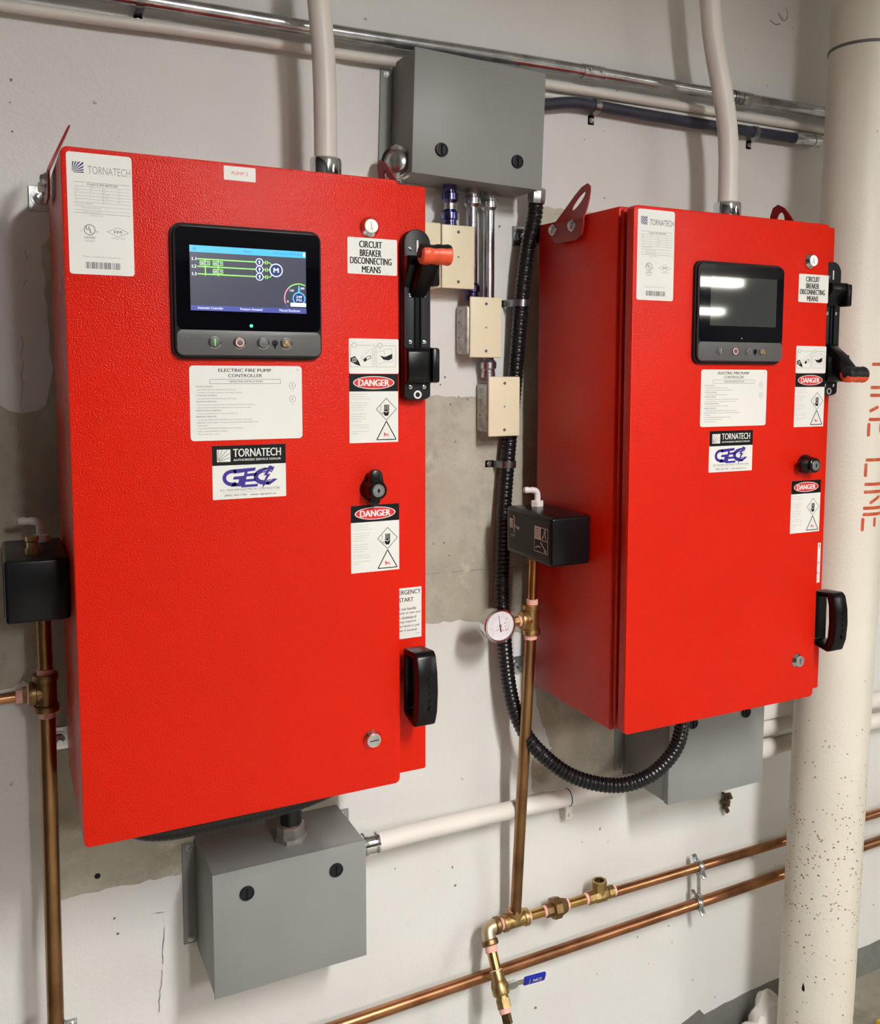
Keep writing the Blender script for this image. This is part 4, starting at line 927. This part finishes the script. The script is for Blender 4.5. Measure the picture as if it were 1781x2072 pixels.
strap((1.410, -.030, .331), (1, 0, 0), .0128, (0, 0, -1), 'strap holding galvanised conduit beside the right white riser')
# vertical white risers with hubs
def riser(pts, x, y, r, label, hlabel):
    b = MB(); b.tube(smooth_path(pts, .02), r, 'pvcwhite', 28); tag(b.done('white_riser_conduit'), label, 'conduit', 'white riser conduits')
    b = MB(); b.lathe((x, y, .003), (x, y, .12), [(0, r*1.16), (.004, r*1.2), (.006, r*1.06), (.040, r*1.06), (.041, r*1.30), (.046, r*1.36), (.056, r*1.34), (.062, r*1.38), (.070, r*1.30), (.073, r*1.06)], 'chrome', 32)
    tag(b.done('conduit_hub'), hlabel, 'conduit fitting', 'chrome hubs on the cabinets')
riser([(.412, -.135, .75), (.413, -.135, .45), (.415, -.135, .38), (.419, -.135, .333), (.423, -.135, .286), (.426, -.135, .24), (.428, -.135, .17), (.428, -.135, .05)], .428, -.135, .0195, 'thick white conduit rising from the PUMP 2 cabinet', 'chrome hub on top of PUMP 2 cabinet')
riser([(1.235, -.135, .75), (1.238, -.135, .56), (1.247, -.135, .481), (1.255, -.135, .422), (1.268, -.135, .365), (1.285, -.135, .307), (1.299, -.135, .248), (1.307, -.135, .188), (1.309, -.135, .12), (1.309, -.135, .05)], 1.309, -.135, .0215, 'thick bent white conduit rising from the right cabinet', 'chrome hub on top of right cabinet')

# short tubes and device boxes under the upper junction box
def emt(x, y, z0, z1, top, bot, label):
    t = thing('metal_tube', (x, y, z1), label, 'conduit', 'metal tubes below the upper junction box'); r = .0112
    b = MB(); b.cyl((x, y, z0), (x, y, z1), r, 'emt'); b.done('tube', t)
    pr = [(0, r*1.25), (.010, r*1.25), (.011, r*1.18), (.016, r*1.18), (.018, r*1.48), (.030, r*1.48), (.034, r*1.2), (.036, r*1.05)]
    b = MB(); b.lathe((x, y, z0+.004), (x, y, z0-.05), pr, top, 24); b.done('top_connector', t)
    if bot: b = MB(); b.lathe((x, y, z1-.002), (x, y, z1+.05), pr, bot, 24); b.done('bottom_connector', t)
emt(.700, -.045, .066, -.012, 'bluezinc', 'bluezinc', 'short tube with blue connectors above the wide cream box')
emt(.752, -.036, .064, -.148, 'zinc', 'bluezinc', 'middle tube ending in a blue connector on the small cream box')
emt(.795, -.024, .062, -.298, 'zinc', 'zinc', 'longest tube, rightmost, passing behind to the lower small cream box')
def devbox(x0, x1, z0, z1, yf, bx0, bx1, bz0, bz1, label, lab2=True, wide=False):
    t = thing('outlet_box', ((bx0+bx1)/2, yf/2, bz1), label, 'electrical box', 'cream covered electrical boxes')
    if not wide:
        b = MB(); b.box(bx0, bx1, yf+.006, -.0015, bz1, bz0, 'knock', .006, 3)
        f = Face(b, (bx0-.0002, 0, 0), U=(0, -1, 0), V=(0, 0, -1), Nn=(-1, 0, 0)); zc_ = -(bz0+bz1)/2*1000; um = -yf*500
        for k in (-1, 0, 1): f.ring(um, zc_+30*k, 8, .8, 'inkmid', .1, 50, 310, 20)
        for k in (-.5, .5): f.disc(um-10, zc_+30*k, 2, 'ink', .1, n=12)
        b.done('back_box', t)
    else:
        b = MB(); b.box(bx0, bx1, yf+.006, -.0015, bz1, bz0, 'cream', .003, 2); b.done('back_box', t)
    b = MB(); b.box(x0, x1, yf, yf+.006, z1, z0, 'cream', .0022, 3)
    cv = b.done('cover_plate', t); mx = (x0+x1)/2
    for z in (z0-.013, z1+.013):
        b = MB(); b.lathe((mx, yf+.0005, z), (mx, yf-.003, z), [(0, .003), (.0012, .003), (.0016, .0024)], 'inkmid', 14); b.done('cover_screw', cv)
    b = MB(); b.cyl((mx, yf+.0005, (z0+z1)/2), (mx, yf-.0008, (z0+z1)/2), .0022, 'inkgrey', 12)
    for k, zz in enumerate((z0-.026, z0-.030, z1+.034, z1+.030)): b.box(mx-.012+.002*(k % 2), mx+.012-.002*(k % 2), yf-.0003, yf+.0004, zz-.0005, zz+.0005, 'cream')
    b.done('moulded_marks', cv)
    return t
devbox(.6775, .746, -.008, -.1285, -.060, .6775, .742, -.012, -.124, 'wide cream box partly behind the orange lever', wide=True)
b = MB()
devbox(.740, .809, -.142, -.2605, -.055, .733, .780, -.158, -.255, 'upper small cream box, directly under the middle tube')
devbox(.779, .849, -.298, -.4175, -.060, .779, .822, -.312, -.410, 'lower small cream box beside the black hose')
# cream side cover left of the wide box
b = MB(); b.box(.600, .6765, -.058, -.002, -.1285, -.006, 'cream', .003, 2); tag(b.done('cream_box'), 'plain cream box just left of the wide cream box', 'electrical box')

# the big black hose looping under the right cabinet
t = thing('corrugated_hose', (.84, -.05, -1.2), 'black corrugated hose looping down and under the right cabinet', 'conduit')
pth = [(.887, -.050, .050), (.884, -.05, .021), (.871, -.048, -.038), (.862, -.040, -.137), (.858, -.032, -.236), (.853, -.025, -.336), (.843, -.025, -.436), (.834, -.026, -.537), (.826, -.033, -.639), (.823, -.036, -.741), (.825, -.045, -.845), (.833, -.055, -.945), (.846, -.075, -1.010),
       (.872, -.105, -1.062), (.935, -.140, -1.118), (1.02, -.175, -1.142), (1.085, -.205, -1.122), (1.128, -.228, -1.070), (1.142, -.235, -1.015), (1.142, -.235, -.955), (1.142, -.235, -.925)]
b = MB(); b.tube(smooth_path(pth, .0016), lambda d: .0152+.0009*math.cos(d*2*math.pi/.0088), 'flex', 20); b.done('hose', t)
b = MB(); b.lathe((.889, -.05, .078), (.886, -.05, .03), [(0, .016), (.004, .0185), (.028, .0185), (.030, .0175)], 'zinc', 8); b.cyl((.888, -.05, .070), (.888, -.05, .075), .0195, 'zinc', 8); b.done('top_connector', t)
b = MB(); b.cyl((1.142, -.235, -.945), (1.142, -.235, -.939), .022, 'black', 24); b.cyl((1.142, -.235, -.962), (1.142, -.235, -.945), .019, 'black', 8); b.done('bottom_connector', t)
strap((.861, -.039, -.150), (-.05, 0, -1), .0165, (-1, 0, 0), 'upper zinc strap on the black corrugated hose')
strap((.839, -.0255, -.478), (-.05, 0, -1), .0165, (-1, 0, 0), 'lower zinc strap on the black corrugated hose')
b = MB(); b.box(.86, .895, -.06, -.040, .078, .083, 'zinc', .001, 1)
b.tube(smooth_path([(.868, -.05, .10), (.889, -.05, .085), (.889, -.05, .078)], .004), .009, 'emt', 16); tag(b.done('hose_fitting'), 'metal fitting where black hose enters beside upper junction box', 'conduit fitting')

# ---------------------------------------------------------------- the big cream pipe at the right
t = thing('standpipe', (1.585, -.2, -1.955), 'thick cream painted standpipe lettered FIRE LINE at right', 'pipe')
def colc(z): return 1.608+(z+1.08)*.0235
R = .0868
b = MB(); b.lathe((colc(-1.955), -.2, -1.955), (colc(.86), -.2, .86), [(0, R), (2.36, R), (2.365, R), (2.815, R)], 'column', 64); b.done('pipe_body', t)
b = MB(); zc = .415; b.lathe((colc(zc), -.2, zc), (colc(zc+.01), -.2, zc+.01), [(0, R+.0003), (.0006, R+.002), (.006, R+.002), (.0066, R+.0003)], 'inkmid', 64); b.done('joint_ring', t)
# stencilled lettering wraps the pipe, reading downwards
b = MB(); i = b.mi('stencil')
def wrap(s0, z0, s1, z1, w):
    """stroke on the pipe skin from arc position s (m, to the right of its left visible edge) and height z"""
    n = max(2, int(math.hypot(s1-s0, z1-z0)/.004)); d = Vector((s1-s0, z1-z0)).normalized(); nn = Vector((-d.y, d.x))*w/2
    prev = None
    for k in range(-2, n+3):
        u = min(max(k/n, -.0), 1); sc = 1 if 0 <= k <= n else .55
        if k in (-1, n+1): sc = .85
        e = (.0012*(k if k < 0 else 0) + .0012*((k-n) if k > n else 0))
        s_, z_ = s0+(s1-s0)*u+d.x*e, z0+(z1-z0)*u+d.y*e
        row = []
        for sg in (1, -1):
            ss, zz = s_+nn.x*sg*sc, z_+nn.y*sg*sc; a = A0+ss/R
            row.append(b.bm.verts.new((colc(zz)+(R+.0006)*math.cos(a), -.2+(R+.0006)*math.sin(a), zz)))
        if prev: b.bm.faces.new((prev[0], prev[1], row[1], row[0])).material_index = i
        prev = row
b.bm.free(); A0 = math.radians(225)
# s positions: baseline S0 drifts with the photo's stencil; letters about 65 mm tall, strokes 5 mm
S0 = .0635; CH_ = .062; SW = .0072
def Lx(t_): return S0+t_*CH_
def letter(ch, z, h=.040):
    """z = top of the letter cell; the letter's left side is up, its foot at the left"""
    g = .004
    if ch in 'FEL': wrap(Lx(0), z, Lx(1), z, SW)
    if ch in 'EL': wrap(Lx(-.02), z-.010, Lx(-.02), z-.010-h*.62, SW)
    if ch in 'EF': wrap(Lx(1.0), z-.010, Lx(1.0), z-.010-h*.62, SW); wrap(Lx(.5), z-.010, Lx(.5), z-.010-h*.40, SW)
    if ch == 'I': wrap(Lx(0), z, Lx(1), z, SW)
    if ch == 'R':
        wrap(Lx(0), z, Lx(1), z, SW); wrap(Lx(1.0), z-.010, Lx(1.0), z-.030, SW); wrap(Lx(.52), z-.010, Lx(.52), z-.030, SW); wrap(Lx(.92), z-.036, Lx(.60), z-.036, SW); wrap(Lx(.30), z-.026, Lx(0), z-.034, SW)
    if ch == 'N':
        wrap(Lx(0), z, Lx(1), z, SW); wrap(Lx(.66), z-.0116, Lx(.25), z-.0245, SW); wrap(Lx(0), z-.036, Lx(1), z-.036, SW)
for wd_ in ((('F', -.2664), ('I', -.317), ('R', -.334), ('E', -.387)), (('L', -.476), ('I', -.530), ('N', -.547), ('E', -.597))):
    b = MB(); i = b.mi('stencil'); S0 = .0430 if wd_[0][0] == 'F' else .0415
    for ch, z in wd_: letter(ch, z)
    b.done('stencilled_word', t, smooth=False)
# rust spots
b = MB(); i = b.mi('rust'); random.seed(11)
for k in range(430):
    z = random.gauss(-1.40, .13); a = math.radians(random.uniform(150, 312)); r = random.uniform(.0007, .0023)
    if k > 395: z = random.uniform(-1.9, -1.6)
    vs = []
    for j in range(7):
        th = 2*math.pi*j/7; rr = r*random.uniform(.6, 1.3); zz = z+rr*math.sin(th); aa = a+rr*1.2*math.cos(th)/R
        vs.append(b.bm.verts.new((colc(zz)+(R+.0005)*math.cos(aa), -.2+(R+.0005)*math.sin(aa), zz)))
    b.bm.faces.new(vs).material_index = b.mi('speck')
for (a, z, w, h) in ((309, -1.765, .004, .03), (305, -1.80, .006, .02), (311, -1.83, .006, .05)):
    if not w: continue
    vs = []
    for j in range(12):
        th = 2*math.pi*j/12; zz = z+h*.5*math.sin(th)*random.uniform(.7, 1.1); aa = math.radians(a)+w*math.cos(th)*random.uniform(.6, 1.2)/R
        vs.append(b.bm.verts.new((colc(zz)+(R+.0005)*math.cos(aa), -.2+(R+.0005)*math.sin(aa), zz)))
    b.bm.faces.new(vs).material_index = i
sp = b.done('rust_spots', t, smooth=False); sp['kind'] = 'stuff'
b = MB(); i = b.mi('ink'); vs = []
for (s_, z_) in ((0, .011), (.003, .004), (.0045, -.004), (.003, -.010), (-.001, -.009), (-.003, -.003), (-.0015, .004)):
    a = math.radians(203)+s_/R; z = -1.705+z_; vs.append(b.bm.verts.new((colc(z)+(R+.0006)*math.cos(a), -.2+(R+.0006)*math.sin(a), z)))
b.bm.faces.new(vs).material_index = i; b.done('paint_chip', t, smooth=False)
# swollen white collar at its foot
b = MB(); t_ = bmesh.new(); bmesh.ops.create_uvsphere(t_, u_segments=28, v_segments=18, radius=1)
for v in t_.verts:
    n = v.co.copy(); k = 1+.10*math.sin(5*n.x+3*n.z)+.07*math.sin(9*n.y+7*n.z+1); v.co = Vector((1.556+n.x*.046*k, -.085+n.y*.05*k, -1.905+n.z*.085*k))
b.add(t_, 'pvcwhite'); t_ = bmesh.new(); bmesh.ops.create_uvsphere(t_, u_segments=24, v_segments=14, radius=1)
for v in t_.verts:
    n = v.co.copy(); k = 1+.12*math.sin(4*n.x+5*n.z); v.co = Vector((1.508+n.x*.058*k, -.10+n.y*.045*k, -1.928+n.z*.055*k))
b.add(t_, 'pvcwhite'); tag(b.done('plaster_lump'), 'lumpy white plaster mass at left of the standpipe foot', 'plaster lump')
# yellow block on the floor and the small off-white pipe end at bottom
b = MB(); b.box(1.80, 2.02, -.42, -.20, -1.955, -1.900, 'yellow', .006, 2); tag(b.done('yellow_block'), 'yellow painted block on the floor at lower right corner', 'block')
b = MB(); b.lathe((1.26, -.032, -1.935), (1.37, -.032, -1.895), [(0, .018), (.06, .020), (.10, .019), (.112, .012)], 'column', 20); tag(b.done('pipe_stub'), 'small off-white pipe end at the bottom edge, left of standpipe', 'pipe')
for o in bpy.data.objects:
    if '_o' in o: del o['_o']
